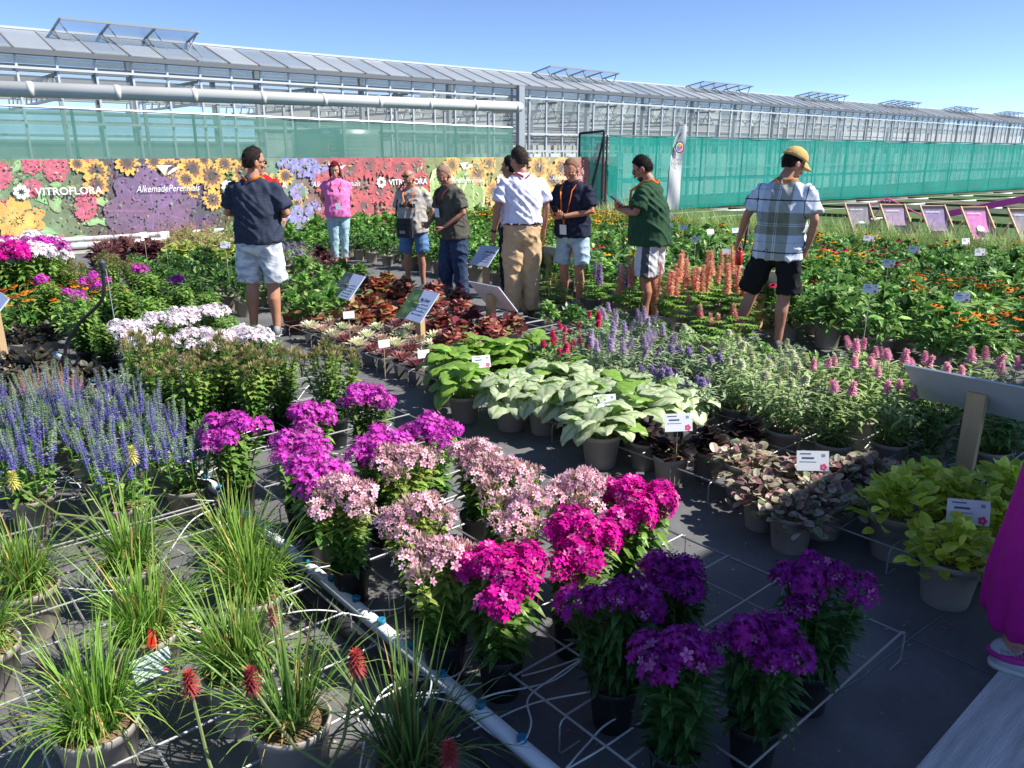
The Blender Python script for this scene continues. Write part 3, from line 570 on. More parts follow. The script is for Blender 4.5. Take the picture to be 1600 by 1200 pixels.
def heads(col, eye, n=3, Rr=.053, cnt=44, fr=.0138, **kw): return [head(100+i*7+int(col[0]*999), Rr*(1+.08*i), cnt, fr, col, eye, **kw) for i in range(n)]
PB = (.085, .17, 'black')
H_LIL = heads(lin('#cf36bd'), lin('#e078d0'), buds=14, budc=lin('#8f4a80'))
H_HOT = heads(lin('#d60c98'), lin('#a8087f'), buds=6, budc=lin('#8a2050'), cnt=60, fr=.0155)
H_DRK = heads(lin('#9c148c'), lin('#bc4cac'), buds=10, budc=lin('#4a2048'), cnt=58, fr=.0155)
H_PNK = heads(lin('#f8d0da'), lin('#d04080'), cnt=27, buds=44, budc=lin('#e2b0bc'), calyx=lin('#9aa662'), Rr=.056)
H_PNB = heads(lin('#f4ccd8'), lin('#d04080'), cnt=8, buds=64, budc=lin('#d8b0ac'), calyx=lin('#9aa662'), Rr=.054, n=2)
H_WHT = heads(lin('#f4eef2'), lin('#d8a0c0'), buds=6, budc=lin('#d8c0d0'))
H_BUD = heads(lin('#7a6a48'), lin('#7a6a48'), cnt=0, buds=46, budc=lin('#a3946a'), calyx=lin('#93a058'), n=2, Rr=.04)
K_LIL = Kind('phlox', 'plant', PB, [phlox(i, H_LIL, 12, lc2=LGRN) for i in (11, 12, 13)])
K_HOT = Kind('phlox', 'plant', PB, [phlox(i, H_HOT, 12, lL=.095, lc2=LGRN) for i in (21, 22)])
K_DRK = Kind('phlox', 'plant', PB, [phlox(i, H_DRK, 12, nheads=8, spread=.105, lc=lin('#33552c'), lc2=lin('#4f7a3a'), lL=.1) for i in (31, 32, 33)])
K_PNK = Kind('phlox', 'plant', PB, [phlox(i, H_PNK+H_PNB, 13, lc2=LGRN, topc=lin('#a8a858'), lL=.07) for i in (41, 42, 43)])
K_WHT = Kind('phlox', 'plant', PB, [phlox(i, H_WHT, 13, lc2=LGRN, spread=.15, nheads=10) for i in (51, 52)])
K_BUD = Kind('phlox', 'plant', PB, [phlox(i, H_BUD, 14, lc2=LGRN, topc=lin('#98a05c'), lL=.065, H=.36) for i in (61, 62)])
K_GRN = Kind('phlox', 'plant', PB, [phlox(i, None, 14, lc2=LGRN, lL=.085) for i in (71, 72)])
K_GLF = Kind('phlox', 'plant', PB, [phlox(i, H_LIL, 14, lc2=LGRN, nheads=4) for i in (75, 76)])
# ---- spikes
def spike(b, p, d, L, r0, r1, n, fr, cf, rr, rows=None):
    d = d.normalized(); a = d.orthogonal().normalized(); c = d.cross(a); b.tube([p, p+d*L], [r0*.35, r1*.3], 5, col=cf(.5), cap=False)
    for k in range(n):
        t = (k+.5)/n; q = k*2.39996; r = r0+(r1-r0)*t; e = a*math.cos(q)+c*math.sin(q); j = V((rr.uniform(-.35, .35), rr.uniform(-.35, .35), rr.uniform(-.2, .35))); o = p+d*(L*(t+rr.uniform(-.01, .01)))+e*r*rr.uniform(.2, .7)
        leaf(b, o, e+d*.3+j, fr*(1.15-.5*t), fr*.8*(1.1-.5*t), .25, jit(cf(t), .3, rr), SHORT, n=d)
def veronica(seed):
    rr = random.Random(seed); b = MB(); parts = []
    for k in range(150): p = V((rr.gauss(0, .055), rr.gauss(0, .055), .17+rr.random()*.15)); leaf(b, p, rdir(rr, 0, 60), .075*rr.uniform(.7, 1.2), .02, .4, jit(mixc(DGRN, LGRN, rr.random()), .2, rr), LANCE, fold=.1)
    for k in range(24):
        a = k*2.4; q = .15*math.sqrt((k+.5)/24); base = V((q*math.cos(a)*.85, q*math.sin(a)*.85, .24+rr.uniform(-.03, .04))); d = V((math.cos(a)*q*.42+rr.gauss(0, .014), math.sin(a)*q*.42+rr.gauss(0, .014), .34)); b.tube([base, base+d*.35], .0025, 4, col=GRN, cap=False)
        parts.append(('flower_spike', VSP[rr.randrange(len(VSP))], M.Translation(base+d*.3) @ d.to_track_quat('Z', 'Y').to_matrix().to_4x4() @ M.Scale(rr.uniform(.75, 1.15), 4)))
    return [('foliage', b.mesh('foliage', LEAF), None)]+parts
def vspike(seed, c0, c1):
    rr = random.Random(seed); b = MB(); cut = rr.uniform(.2, .6); spike(b, V((0, 0, 0)), V((0, 0, 1)), rr.uniform(.13, .18), .0125, .0035, 74, .0135, lambda t: c0 if t < cut else mixc(c0, c1, min(1, (t-cut)*5)), rr); return b.mesh('flower_spike', PETAL)
VSP = [vspike(i, lin('#7670b8'), lin('#94a888')) for i in range(5)]
K_VER = Kind('speedwell', 'plant', (.1, .18, 'taupe'), [veronica(i) for i in (1, 2, 3)])
VSP = [vspike(i+9, lin('#d890b4'), lin('#a8a078')) for i in range(3)]; K_VEP = Kind('speedwell', 'plant', (.1, .18, 'taupe'), [veronica(5)])
def shrubby(seed, nst, H, spread, lc, lc2, lL, lW, hp=.17, sp=None, nsp=99, droop=.4, per=16, el=(.1, .7)):
    rr = random.Random(seed); b = MB(); parts = []; m = 0
    for i in range(nst):
        a = i*2.4+rr.uniform(-.3, .3); q = math.sqrt((i+.3)/nst); base = V((math.cos(a)*.05*q, math.sin(a)*.05*q, hp-.02)); tip = V((math.cos(a)*spread*q, math.sin(a)*spread*q, hp+H*(1-.35*q*q)*rr.uniform(.8, 1.05)))
        b.tube([base, base.lerp(tip, .55)+V((0, 0, .02)), tip], [.004, .003, .002], 4, col=cm(lc, .8), cap=False)
        for k in range(per):
            t = .1+.9*k/per; p = base.lerp(tip, t)+V((0, 0, .02*4*t*(1-t))); az = k*2.2+rr.uniform(-.5, .5); d = V((math.cos(az), math.sin(az), rr.uniform(*el))); leaf(b, p, d, lL*rr.uniform(.7, 1.2), lW*rr.uniform(.8, 1.2), droop*rr.uniform(.4, 1.4), jit(mixc(lc, lc2, rr.random()*t*1.3), .22, rr), LANCE, fold=.1)
        if sp and m < nsp:
            m += 1; d = (tip-base).normalized()+V((rr.uniform(-.3, .3), rr.uniform(-.3, .3), 0)); parts.append(('flower_spike', sp[rr.randrange(len(sp))], M.Translation(tip) @ d.to_track_quat('Z', 'Y').to_matrix().to_4x4() @ M.Scale(rr.uniform(.75, 1.15), 4)))
    return [('foliage', b.mesh('foliage', LEAF), None)]+parts
def spikemesh(seed, L, r0, r1, n, fr, c0, c1=None, name='flower_spike'):
    rr = random.Random(seed); b = MB(); c1 = c1 or c0; spike(b, V((0, 0, -.01)), V((0, 0, 1)), L*rr.uniform(.85, 1.1), r0, r1, n, fr, lambda t: mixc(c0, c1, t), rr); return b.mesh(name, PETAL)
BSP = lambda c, c1=None, L=.12: [spikemesh(i, L*.85, .026, .008, 120, .019, lin(c), lin(c1) if c1 else None) for i in range(3)]
PT = (.1, .17, 'taupe')
K_BLI = Kind('butterfly_bush', 'plant', PT, [shrubby(i, 15, .27, .2, lin('#7d9670'), lin('#a6b590'), .09, .017, sp=BSP('#c0b2c8', '#b0a0bc'), nsp=6) for i in (1, 2)])
K_BCR = Kind('butterfly_bush', 'plant', PT, [shrubby(i, 14, .3, .2, lin('#4f7a3e'), lin('#8fa872'), .09, .02, sp=BSP('#d84878', '#c83464', .08), nsp=4) for i in (3, 4)])
K_BPK = Kind('butterfly_bush', 'plant', PT, [shrubby(i, 15, .3, .2, lin('#6d8f4c'), lin('#b0bd82'), .09, .019, sp=BSP('#ecb4ca', '#e4a0b4', .085), nsp=3) for i in (5, 6)])
K_BGR = Kind('butterfly_bush', 'plant', PT, [shrubby(i, 16, .28, .2, lin('#7d9862'), lin('#b4c08e'), .085, .018, sp=BSP('#d8dabc', '#c8d0a4', .06), nsp=3) for i in (7, 8)])
K_BPU = Kind('butterfly_bush', 'plant', PT, [shrubby(i, 13, .24, .18, lin('#7a9272'), lin('#a2b48c'), .085, .017, sp=BSP('#a898c0', '#9888b4', .07), nsp=4) for i in (9, 10)])
# ---- lupins
LSP = lambda c, c1: [spikemesh(i, .24, .034, .016, 190, .03, lin(c), lin(c1)) for i in range(3)]
def lupin(seed, sp, n):
    rr = random.Random(seed); b = MB(); parts = []
    for k in range(34):
        a = k*2.4; q = rr.uniform(.04, .18); c = V((math.cos(a)*q, math.sin(a)*q, .24+rr.uniform(-.03, .14)-q*.3)); b.tube([(0, 0, .15), c], .002, 3, col=GRN, cap=False); col = jit(mixc(GRN, LGRN, rr.random()), .15, rr)
        for h in range(9): az = h*2*PI/9+a; leaf(b, c, V((math.cos(az), math.sin(az), .25)), .065, .016, .35, col, LANCE, fold=.1)
    for k in range(n):
        a = k*2.5+rr.random(); q = .1*math.sqrt(k/n); base = V((math.cos(a)*q, math.sin(a)*q, .2)); tip = base+V((math.cos(a)*q*.4, math.sin(a)*q*.4, .16+rr.uniform(-.05, .08))); b.tube([base, tip], .004, 5, col=GRN, cap=False)
        parts.append(('flower_spike', sp[k % len(sp)], M.Translation(tip) @ Euler((rr.uniform(-.1, .1), rr.uniform(-.1, .1), rr.random()*6)).to_matrix().to_4x4() @ M.Scale(rr.uniform(.7, 1.1), 4)))
    return [('foliage', b.mesh('foliage', LEAF), None)]+parts
K_LOR = Kind('lupin', 'plant', PT, [lupin(i, LSP('#f0b498', '#eca890'), 4) for i in (1, 2)])
K_LPU = Kind('lupin', 'plant', PT, [lupin(3, LSP('#a890b0', '#9070b0'), 2)])
K_LPK = Kind('lupin', 'plant', PT, [lupin(4, [spikemesh(i, .1, .03, .012, 80, .027, lin('#d8507c'), lin('#d8c89a')) for i in range(2)], 3)])
K_LYE = Kind('lupin', 'plant', PT, [lupin(6, [spikemesh(i, .14, .027, .012, 80, .026, lin('#d8d070'), lin('#c8c070')) for i in range(2)], 2)])
# ---- rosette plants, heuchera and others
def rosette(seed, n, Rr, col, tip, hp=.13):
    rr = random.Random(seed); b = MB()
    for k in range(n):
        t = k/n; a = k*2.39996; e = R(80-72*t); d = V((math.cos(a)*math.cos(e), math.sin(a)*math.cos(e), math.sin(e))); L = Rr*(.35+.65*t)*rr.uniform(.85, 1.1)
        leaf(b, V((math.cos(a)*.01*t, math.sin(a)*.01*t, hp-.005+.012*(1-t))), d, L, L*.3, -.12, jit(col, .2, rr), ((0, .6), (.5, 1), (.8, .75), (1, .05)), fold=.16, tipc=jit(tip, .2, rr))
    return [('rosette', b.mesh('rosette', LEAF), None)]
PSQ = (.075, .125, 'grey', True)
def k_sem(c, t, i): return Kind('succulent', 'plant', PSQ, [rosette(i, 46, .115, lin(c), lin(t)), rosette(i+50, 42, .105, lin(c), lin(t))])
K_SEM = [k_sem('#9fae8c', '#c9c8a2', 1), k_sem('#7c4a4e', '#93605c', 2), k_sem('#a2a886', '#b58f86', 3), k_sem('#6d3f4c', '#8a5a60', 4), k_sem('#b5b79a', '#d6d2b2', 5)]
def mound(seed, n, Rr, H, L, Wr, cols, prof, hp=.15, rise=(5, 70), fold=.08, droop=.3, extra=None, stems=True):
    rr = random.Random(seed); b = MB()
    for k in range(n):
        d = rdir(rr, 0, 88); q = rr.uniform(.55, 1.0); p = V((d.x*Rr*q, d.y*Rr*q, hp+d.z*H*q)); out = V((d.x, d.y, 0))*1.0+V((rr.uniform(-.6, .6), rr.uniform(-.6, .6), math.tan(R(rr.uniform(*rise)))*.6))
        if stems and k % 3 == 0: b.tube([(0, 0, hp-.03), p], .0018, 3, col=cm(cols[0], .8), cap=False)
        leaf(b, p-out.normalized()*L*.4, out, L*rr.uniform(.7, 1.2), L*Wr*rr.uniform(.8, 1.2), droop*rr.uniform(.2, 1.5), jit(cols[rr.randrange(len(cols))], .22, rr), prof, fold=fold, twist=rr.uniform(-.5, .5))
    if extra: extra(b, rr)
    return [('foliage', b.mesh('foliage', LEAF), None)]
ROUND = ((0, .5), (.2, .95), (.5, 1.05), (.8, .85), (1, .3))
def stalks(col, n, H, r=.1, fr=.012):
    def f(b, rr):
        for k in range(n):
            a = rr.random()*6.3; p = V((math.cos(a)*r*.4, math.sin(a)*r*.4, .2)); q = p+V((math.cos(a)*r, math.sin(a)*r, H*rr.uniform(.7, 1.1))); b.tube([p, q], .0012, 3, col=cm(col, .8), cap=False)
            for h in range(14): o = q-(q-p)*(.45*rr.random()); leaf(b, o+V((rr.gauss(0, .012), rr.gauss(0, .012), 0)), rdir(rr, -20, 80), fr, fr*.7, 0, jit(col, .3, rr), SHORT)
    return f
def k_heu(name, cols, seeds, **kw): return Kind(name, 'plant', kw.pop('pot', PT), [mound(s, cols=[lin(c) for c in cols], **kw) for s in seeds])
HKW = dict(n=95, Rr=.16, H=.17, L=.07, Wr=1.0, prof=ROUND, hp=.17)
K_HOR = k_heu('coral_bells', ['#a85c44', '#b47452', '#8a4234', '#b88c66', '#8a8a58', '#6a3a30'], (1, 2), **HKW)
K_HRD = k_heu('coral_bells', ['#86384a', '#9c4a4a', '#6a2c38', '#c08068', '#d0a08c', '#8a8a58'], (3, 4), **dict(HKW, L=.06, n=115))
K_HDK = k_heu('coral_bells', ['#2c2626', '#3a2e30', '#221d20', '#4a3c3a'], (5, 6), **dict(HKW, n=75, L=.062, Rr=.125, H=.13))
K_HPU = k_heu('coral_bells', ['#4a2a34', '#5d3a40', '#38222c', '#7a4c4c'], (7, 8), **HKW, extra=stalks(lin('#9a6a64'), 9, .25))
K_HLI = k_heu('coral_bells', ['#93a84c', '#a6b85e', '#7f9640', '#b5bb6a'], (9, 10), **dict(HKW, n=90), extra=stalks(lin('#b08a78'), 10, .28))
K_BRZ = k_heu('bronze_plant', ['#3c3a30', '#4a483a', '#5a584a', '#34322c'], (11, 12), **dict(HKW, L=.085, Wr=.5, prof=OVAL, n=90))
K_LIM = k_heu('lime_bugle', ['#bcc84a', '#a8b83e', '#ccd45e', '#94a83a'], (13, 14, 15), n=150, Rr=.165, H=.17, L=.06, Wr=.62, prof=OVAL, hp=.14, pot=(.1, .17, 'taupe'))
K_AJU = k_heu('variegated_bugle', ['#8f8d74', '#a89c8c', '#6f5a5a', '#b9b39a', '#7c8a64', '#a4787a'], (16, 17), n=190, Rr=.185, H=.12, L=.048, Wr=.75, prof=ROUND, hp=.14, pot=(.1, .17, 'taupe'))
K_GRM = k_heu('leafy_perennial', ['#5d8a3e', '#76a04c', '#4a7634', '#8fb060'], (18, 19, 20), **dict(HKW, n=140, Rr=.2, H=.24, L=.085, Wr=.5, prof=OVAL))
K_HOS = k_heu('broadleaf_perennial', ['#5f8c3e', '#7aa04e', '#4c7a36', '#93b266'], (21, 22, 23), **dict(HKW, n=85, Rr=.19, H=.24, L=.15, Wr=.3, prof=LANCE, rise=(20, 70), droop=.5), pot=(.1, .17, 'terra'))
K_DKG = k_heu('leafy_perennial', ['#41682f', '#527a3a', '#36592a', '#6d8f4e'], (24, 25), **dict(HKW, n=150, Rr=.2, H=.26, L=.075, Wr=.42, prof=LANCE))
K_PAL = k_heu('pale_perennial', ['#8fa082', '#a3b094', '#7c9070'], (26,), **dict(HKW, n=120, L=.06, Wr=.5, prof=OVAL))
# ---- daisies on leafy plants
def daisy(seed, col, cc, r=.036, n=13, droop=.2, cone=.012):
    rr = random.Random(seed); b = MB()
    for k in range(n): a = 2*PI*k/n+rr.uniform(-.08, .08); leaf(b, V((0, 0, 0)), V((math.cos(a), math.sin(a), .12)), r*rr.uniform(.9, 1.1), r*.42, droop, jit(col, .15, rr), SPOON)
    b.lathe([(.012, -.004), (.013, .004), (.009, cone), (.001, cone+.003)], 8, col=cc); return b.mesh('flower', PETAL)
def coneflower(seed, flw, nf, cols, H=.33, Rr=.22, hp=.16, n=165):
    rr = random.Random(seed); p = mound(seed, n, Rr, H*.85, .118, .36, [lin(c) for c in cols], LANCE, hp=hp, rise=(0, 65), droop=.5); b = MB(); out = []
    for k in range(nf):
        a = rr.random()*6.3; q = Rr*1.05*math.sqrt(rr.random()); base = V((math.cos(a)*q*.4, math.sin(a)*q*.4, hp)); tip = V((math.cos(a)*q, math.sin(a)*q, hp+H*rr.uniform(.85, 1.2))); b.tube([base, tip], .003, 4, col=GRN, cap=False)
        out.append(('flower', flw[rr.randrange(len(flw))], M.Translation(tip) @ Euler((rr.uniform(-.35, .35), rr.uniform(-.35, .35), rr.random()*6)).to_matrix().to_4x4() @ M.Scale(rr.uniform(.8, 1.15), 4)))
    if nf: p.append(('stalk_bunch', b.mesh('stalk_bunch', LEAF), None))
    return p+out
GC = ['#5a843c', '#6a9646', '#48733a', '#84a558', '#98b46c']
D_YE = [daisy(1, lin('#e8b02a'), lin('#4a3014')), daisy(2, lin('#e2a022'), lin('#5a3a18'))]; D_OR = [daisy(3, lin('#e08a22'), lin('#7a4a18')), daisy(4, lin('#d87a20'), lin('#6a3c18'))]
D_RD = [daisy(5, lin('#b82848'), lin('#4a2418'), .034), daisy(6, lin('#c03050'), lin('#5a2a18'), .034)]; D_RO = [daisy(7, lin('#b0402c'), lin('#4a2218'), .03), daisy(8, lin('#c4502e'), lin('#5a2c18'), .03)]
K_CYE = Kind('coneflower', 'plant', PT, [coneflower(i, D_YE, 3, GC) for i in (1, 2, 3)])
K_COR = Kind('coneflower', 'plant', PT, [coneflower(i, D_OR, 8, GC, H=.28) for i in (4, 5)])
K_CRD = Kind('coneflower', 'plant', PT, [coneflower(i, D_RD, 5, GC) for i in (6, 7)])
K_CRO = Kind('coneflower', 'plant', PT, [coneflower(i, D_RO, 7, GC, H=.26) for i in (8, 9)])
K_CGR = Kind('coneflower', 'plant', PT, [coneflower(i, D_YE, 0, GC) for i in (10, 11, 12)])
K_CYM = Kind('coneflower', 'plant', PT, [coneflower(i, D_YE, 13, GC) for i in (13, 14)])
K_HEL = Kind('sneezeweed', 'plant', PB, [coneflower(i, D_OR+D_RO, 10, GC, H=.3) for i in (15, 16)])
# ---- grasses
def grass(seed, n, L, col, tip, hp=.2, W=.0065, spread=.05, el=(52, 88), droop=(.1, .75), dead=.08):
    rr = random.Random(seed); b = MB()
    for k in range(n):
        a = rr.random()*6.28; q = spread*math.sqrt(rr.random()); p = V((math.cos(a)*q, math.sin(a)*q, hp-.03)); e = R(rr.uniform(*el)); a2 = a+rr.gauss(0, .7); d = V((math.cos(a2)*math.cos(e), math.sin(a2)*math.cos(e), math.sin(e))); c = jit(col, .25, rr); t = jit(tip, .2, rr)
        if rr.random() < dead: c = jit(lin('#b89a5c'), .2, rr); t = c
        leaf(b, p, d, L*rr.uniform(.55, 1.1), W*rr.uniform(.7, 1.3), rr.uniform(*droop), c, ((0, .8), (.2, 1), (.4, .95), (.6, .8), (.8, .5), (1, .05)), tipc=t, fold=.14)
    return [('blades', b.mesh('blades', LEAF), None)]
PK_ = (.112, .2, 'taupe')
K_KNI = Kind('torch_lily', 'plant', PK_, [grass(i, 310, .47, lin('#4e7e2c'), lin('#8fae4c'), dead=.05, W=.0055, droop=(.15, .95)) for i in (1, 2, 3)])
K_KN2 = Kind('torch_lily', 'plant', PK_, [grass(i, 150, .5, lin('#3f6630'), lin('#7a9448'), el=(48, 86)) for i in (5, 6)])
K_CAR = Kind('sedge', 'plant', PT, [grass(i, 150, .48, lin('#6f9048'), lin('#9fb474'), hp=.15, W=.006, el=(45, 86), droop=(.2, .9)) for i in (7, 8)])
K_MIS = Kind('reed', 'plant', PT, [grass(i, 120, .75, lin('#6f8a50'), lin('#a8b07a'), hp=.15, W=.008, el=(62, 88), droop=(.1, .5)) for i in (9,)])
# ---- big-leaved plants with every leaf its own part
def bigleaf(seed, silver):
    rr = random.Random(seed); b = MB(); NL_, NW = 9, 8; vs = []; cs = []
    for i in range(NL_+1):
        t = i/NL_; half = .56*max(0, math.sin(PI*min(1, t**.6*.985+.015)))**.62*(1 if t < .8 else 1)
        back = .3*(1-t)**3
        for j in range(NW+1):
            u = (j/NW-.5)*2; x = t*1.0-back*abs(u)**1.5-.02; y = half*u*.95
            z = -.3*t*t+.22*abs(u)*half*1.2-.12*u*u+.03*math.sin(i*2.2+abs(u)*5+seed)*(.3+abs(u))-.08*u*u*(1-t)*.3
            v = abs(((t*5+abs(u)*1.8) % 1)-.5) < .14 or abs(u) < .1; edge = abs(u) > .93
            c = lin('#a9b894') if silver else lin('#7fa048'); vc = lin('#7a9468') if silver else lin('#6a8f3c')
            vs.append((x, y, z)); cs.append(jit(vc if v else (lin('#b6c09a') if silver and not edge else c), .08, rr))
    b.add(vs, [(i*(NW+1)+j, (i+1)*(NW+1)+j, (i+1)*(NW+1)+j+1, i*(NW+1)+j+1) for i in range(NL_) for j in range(NW)], cs); return b.mesh('leaf', LEAF, True)
BLG = [bigleaf(i, False) for i in range(3)]; BLS = [bigleaf(i+5, True) for i in range(3)]
def brunnera(seed, leaves, n, H=.16, sz=.15, hp=.16):
    rr = random.Random(seed); b = MB(); out = []
    for k in range(n):
        a = k*2.39996+rr.uniform(-.3, .3); t = (k+.6)/n; q = .025+.13*math.sqrt(t); c = V((math.cos(a)*q, math.sin(a)*q, hp+H*(1-.75*t)+rr.uniform(-.02, .03))); b.tube([(math.cos(a)*.02, math.sin(a)*.02, hp-.02), V((math.cos(a)*q*.5, math.sin(a)*q*.5, c.z*.55+hp*.5)), c], [.004, .0035, .003], 5, col=LGRN, cap=False)
        s = sz*rr.uniform(.75, 1.15); pit = R(rr.uniform(-30, 12)+20*t*t); mx = M.Translation(c) @ Euler((rr.uniform(-.3, .3), pit, a+rr.uniform(-.4, .4))).to_matrix().to_4x4() @ M.Translation((-.02, 0, 0)) @ M.Scale(s, 4)
        out.append(('leaf', leaves[rr.randrange(len(leaves))], mx))
    return [('stalk_bunch', b.mesh('stalk_bunch', LEAF), None)]+out
K_BRG = Kind('brunnera', 'plant', PT, [brunnera(i, BLG, 24, H=.19, sz=.115) for i in (1, 2)])
K_BRS = Kind('brunnera', 'plant', PT, [brunnera(i, BLS+BLS+BLG[:1], 24, H=.16, sz=.132) for i in (3, 4, 5)])
# ================================================================ people
def remesh(mb, vox, it=4, fac=.5, disp=None, name='m', mats=(), keep_smooth=True):
    me = mb.mesh(name, []); o = bpy.data.objects.new('tmp', me); C.objects.link(o)
    m = o.modifiers.new('r', 'REMESH'); m.mode = 'VOXEL'; m.voxel_size = vox
    if it: s = o.modifiers.new('s', 'SMOOTH'); s.factor = fac; s.iterations = it
    dg = bpy.context.evaluated_depsgraph_get(); r = bpy.data.meshes.new_from_object(o.evaluated_get(dg)); bpy.data.objects.remove(o); bpy.data.meshes.remove(me)
    if disp:
        for v, n in zip(r.vertices, [w.normal.copy() for w in r.vertices]): v.co += n*disp(v.co)
    r.materials.clear()
    for q in mats: r.materials.append(q)
    r.polygons.foreach_set('use_smooth', [True]*len(r.polygons)); r.update(); return r
def loft(mb, rings, n=20):                # rings of (centre, rx, ry): horizontal ellipses, squarish when sq>0
    k = len(rings); vs = []
    for c, rx, ry in rings:
        for j in range(n):
            a = 2*PI*j/n; ca, sa = math.cos(a), math.sin(a); f = 1/(abs(ca)**2.6+abs(sa)**2.6)**(1/2.6); vs.append((c[0]+rx*f*ca, c[1]+ry*f*sa, c[2]))
    fs = [(i*n+j, i*n+(j+1) % n, (i+1)*n+(j+1) % n, (i+1)*n+j) for i in range(k-1) for j in range(n)]+[tuple(range(n-1, -1, -1)), tuple(range((k-1)*n, k*n))]
    mb.add(vs, fs)
def limb(mb, pts, rad, n=12):             # tapered round-ended limb
    mb.tube(pts, rad, n); mb.ball(pts[0], rad[0]*.98, 10, 8); mb.ball(pts[-1], rad[-1]*.98, 10, 8)
SKIN = {}
def skin(c):
    if c in SKIN: return SKIN[c]
    m = mat('skin_'+c, lin(c), .5, spec=.35, var=.1, vscale=14); b = m.node_tree.nodes['Principled BSDF']; b.inputs['Subsurface Weight'].default_value = .12; b.inputs['Subsurface Radius'].default_value = (.01, .004, .002); b.inputs['Subsurface Scale'].default_value = 1
    SKIN[c] = m; return m
def hand_mesh(curl, side, grip=0):
    """hand along +X from the wrist, palm facing -Z, thumb towards +Y*side"""
    b = MB(); b.tube([(-.02, 0, 0), (.01, 0, 0), (.05, 0, .002), (.088, 0, 0)], [(.02, .027), (.021, .03), (.017, .04), (.012, .038)], 12, ref=(0, 0, 1))
    for i, (y, L, x0) in enumerate(((.029, .070, .086), (.010, .078, .09), (-.010, .072, .088), (-.028, .056, .08))):
        a = 0; p = V((x0-.015, y*side, 0)); pts = [p]
        for s, q in ((.45, .55), (.3, 1), (.25, .9)):
            a += curl*q*(1+.07*i); p = p+V((math.cos(a), .06*y*side/.03, -math.sin(a)))*(L*s+.004); pts.append(p)
        b.tube(pts, [.0095, .009, .008, .0065], 8); b.ball(pts[-1], .0066, 8, 6)
    t0 = V((.012, .024*side, -.004)); t1 = t0+V((.034, .026*side, -.014-.01*curl)); t2 = t1+V((.03, .004*side-.008*side*curl, -.016*curl-.004)); b.tube([t0, t1, t2], [.0135, .0105, .008], 8); b.ball(t2, .008, 8, 6)
    return b
def person(label, foot, phi, height, sk, shirt=None, legs=None, hairc='#2a211d', arms=None, head=(0, 0, 0), feet=None, fat=1.0, belly=.0, female=False, hair='short', lanyard=None, badge='none', shoes='#333333', glasses=None, cap=None, sleeve=.62, hem=.80, collar=False, legmat=None, shirtmat=None, legend=.5, lean=0, legw=1.0, beard=None, stride=None, belt=None, dress=None, cat='person', curls=(.35, .35), sockc=None, loose=1.0):
    k = height/1.78; base = V((foot[0], foot[1], 0)); vd = base.normalized(); vr = V((vd.y, -vd.x, 0)); f = vd*math.cos(R(phi))+vr*math.sin(R(phi))
    g = thing('person', label, cat, base, math.atan2(-f.x, f.y), None, k); SKM = skin(sk); P = {}
    sw = .185 if not female else .165; fl = feet or ((-.12, 0, 0), (.12, .02, 0)); ar = arms or {}
    aL = ar.get('L', ((-.26, -.03, 1.17), (-.27, .06, .93))); aR = ar.get('R', ((.26, -.03, 1.17), (.27, .06, .93)))
    top = V((0, lean*.4, 0)); shL = V((-sw, lean, 1.395)); shR = V((sw, lean, 1.395)); nk = V((0, lean+.0, 1.465))
    # ---- body (one mesh: torso, neck, limbs, head, hands)
    b = MB(); loft(b, [((0, 0, .84), .15*fat, .105*fat), ((0, 0, .95), .165*fat, .12*fat), ((0, .0, 1.08), .14*fat, .105*fat), ((0, lean*.6, 1.26), .16*fat, .115*fat), ((0, lean, 1.38), .165, .10), ((0, lean, 1.45), .10, .07)])
    hips = (V((-.09, 0, .9)), V((.09, 0, .9)))
    for h, ft in zip(hips, fl):
        ft = V(ft); an = ft+V((0, -.02, .085)); kn = h.lerp(an, .5)+V((0, .025, 0)); kn = V((kn.x, kn.y, .49))
        limb(b, [h, h.lerp(kn, .5)+V((0, .01, 0)), kn, kn.lerp(an, .3)+V((0, -.02, 0)), kn.lerp(an, .65), an], [.085*fat*legw, .075*fat*legw, .054*legw, .057*legw, .042*legw, .036])
        P.setdefault('kn', []).append((h, kn, an))
    for s, (el, wr), sh in ((-1, aL, shL), (1, aR, shR)):
        el = V(el); wr = V(wr); limb(b, [sh, sh.lerp(el, .5), el, el.lerp(wr, .3), wr], [.05*fat, .046*fat, .037, .038, .026]); P.setdefault('arm', []).append((sh, el, wr))
    hp, hy, hr = head; hc = nk+V((0, .025+.06*math.sin(R(-hp)) if hp < 0 else .02, .175)); HR = Euler((R(hp), R(hr), R(hy)), 'XYZ').to_matrix(); hp_ = nk+V((0, .012, .056))
    def hd(x, y, z): return hp_+HR @ (V((x, y, z))*1.04)
    b.tube([nk-V((0, 0, .04)), hp_, hd(0, .01, .06)], [.07*(.85 if female else 1), .06*(.85 if female else 1), .053], 14)
    body = remesh(b, .0105, 5, mats=[SKM], name='body')
    hb = MB(); hb.ball(hd(0, .005, .135), (.074, .095, .105), 18, 14, rot=HR); hb.ball(hd(0, .035, .075), (.056, .062, .068), 16, 12, rot=HR); hb.ball(hd(0, .055, .025), (.032, .035, .026), 12, 8, rot=HR)
    hb.tube([hd(0, .092, .125), hd(0, .108, .095), hd(0, .118, .078)], [.008, .012, .014], 8); hb.ball(hd(0, .112, .078), .014, 8, 6); hb.ball(hd(0, .088, .04), (.024, .014, .008), 10, 6, rot=HR); hb.ball(hd(0, .09, .052), (.021, .012, .006), 10, 6, rot=HR)
    hb.ball(hd(0, .083, .142), (.05, .016, .012), 12, 6, rot=HR)
    for s in (-1, 1): hb.ball(hd(s*.077, -.005, .1), (.012, .024, .034), 10, 8, rot=HR); hb.ball(hd(s*.045, .062, .09), (.024, .022, .022), 10, 8, rot=HR)
    hm = remesh(hb, .0062, 2, mats=[SKM], name='head')
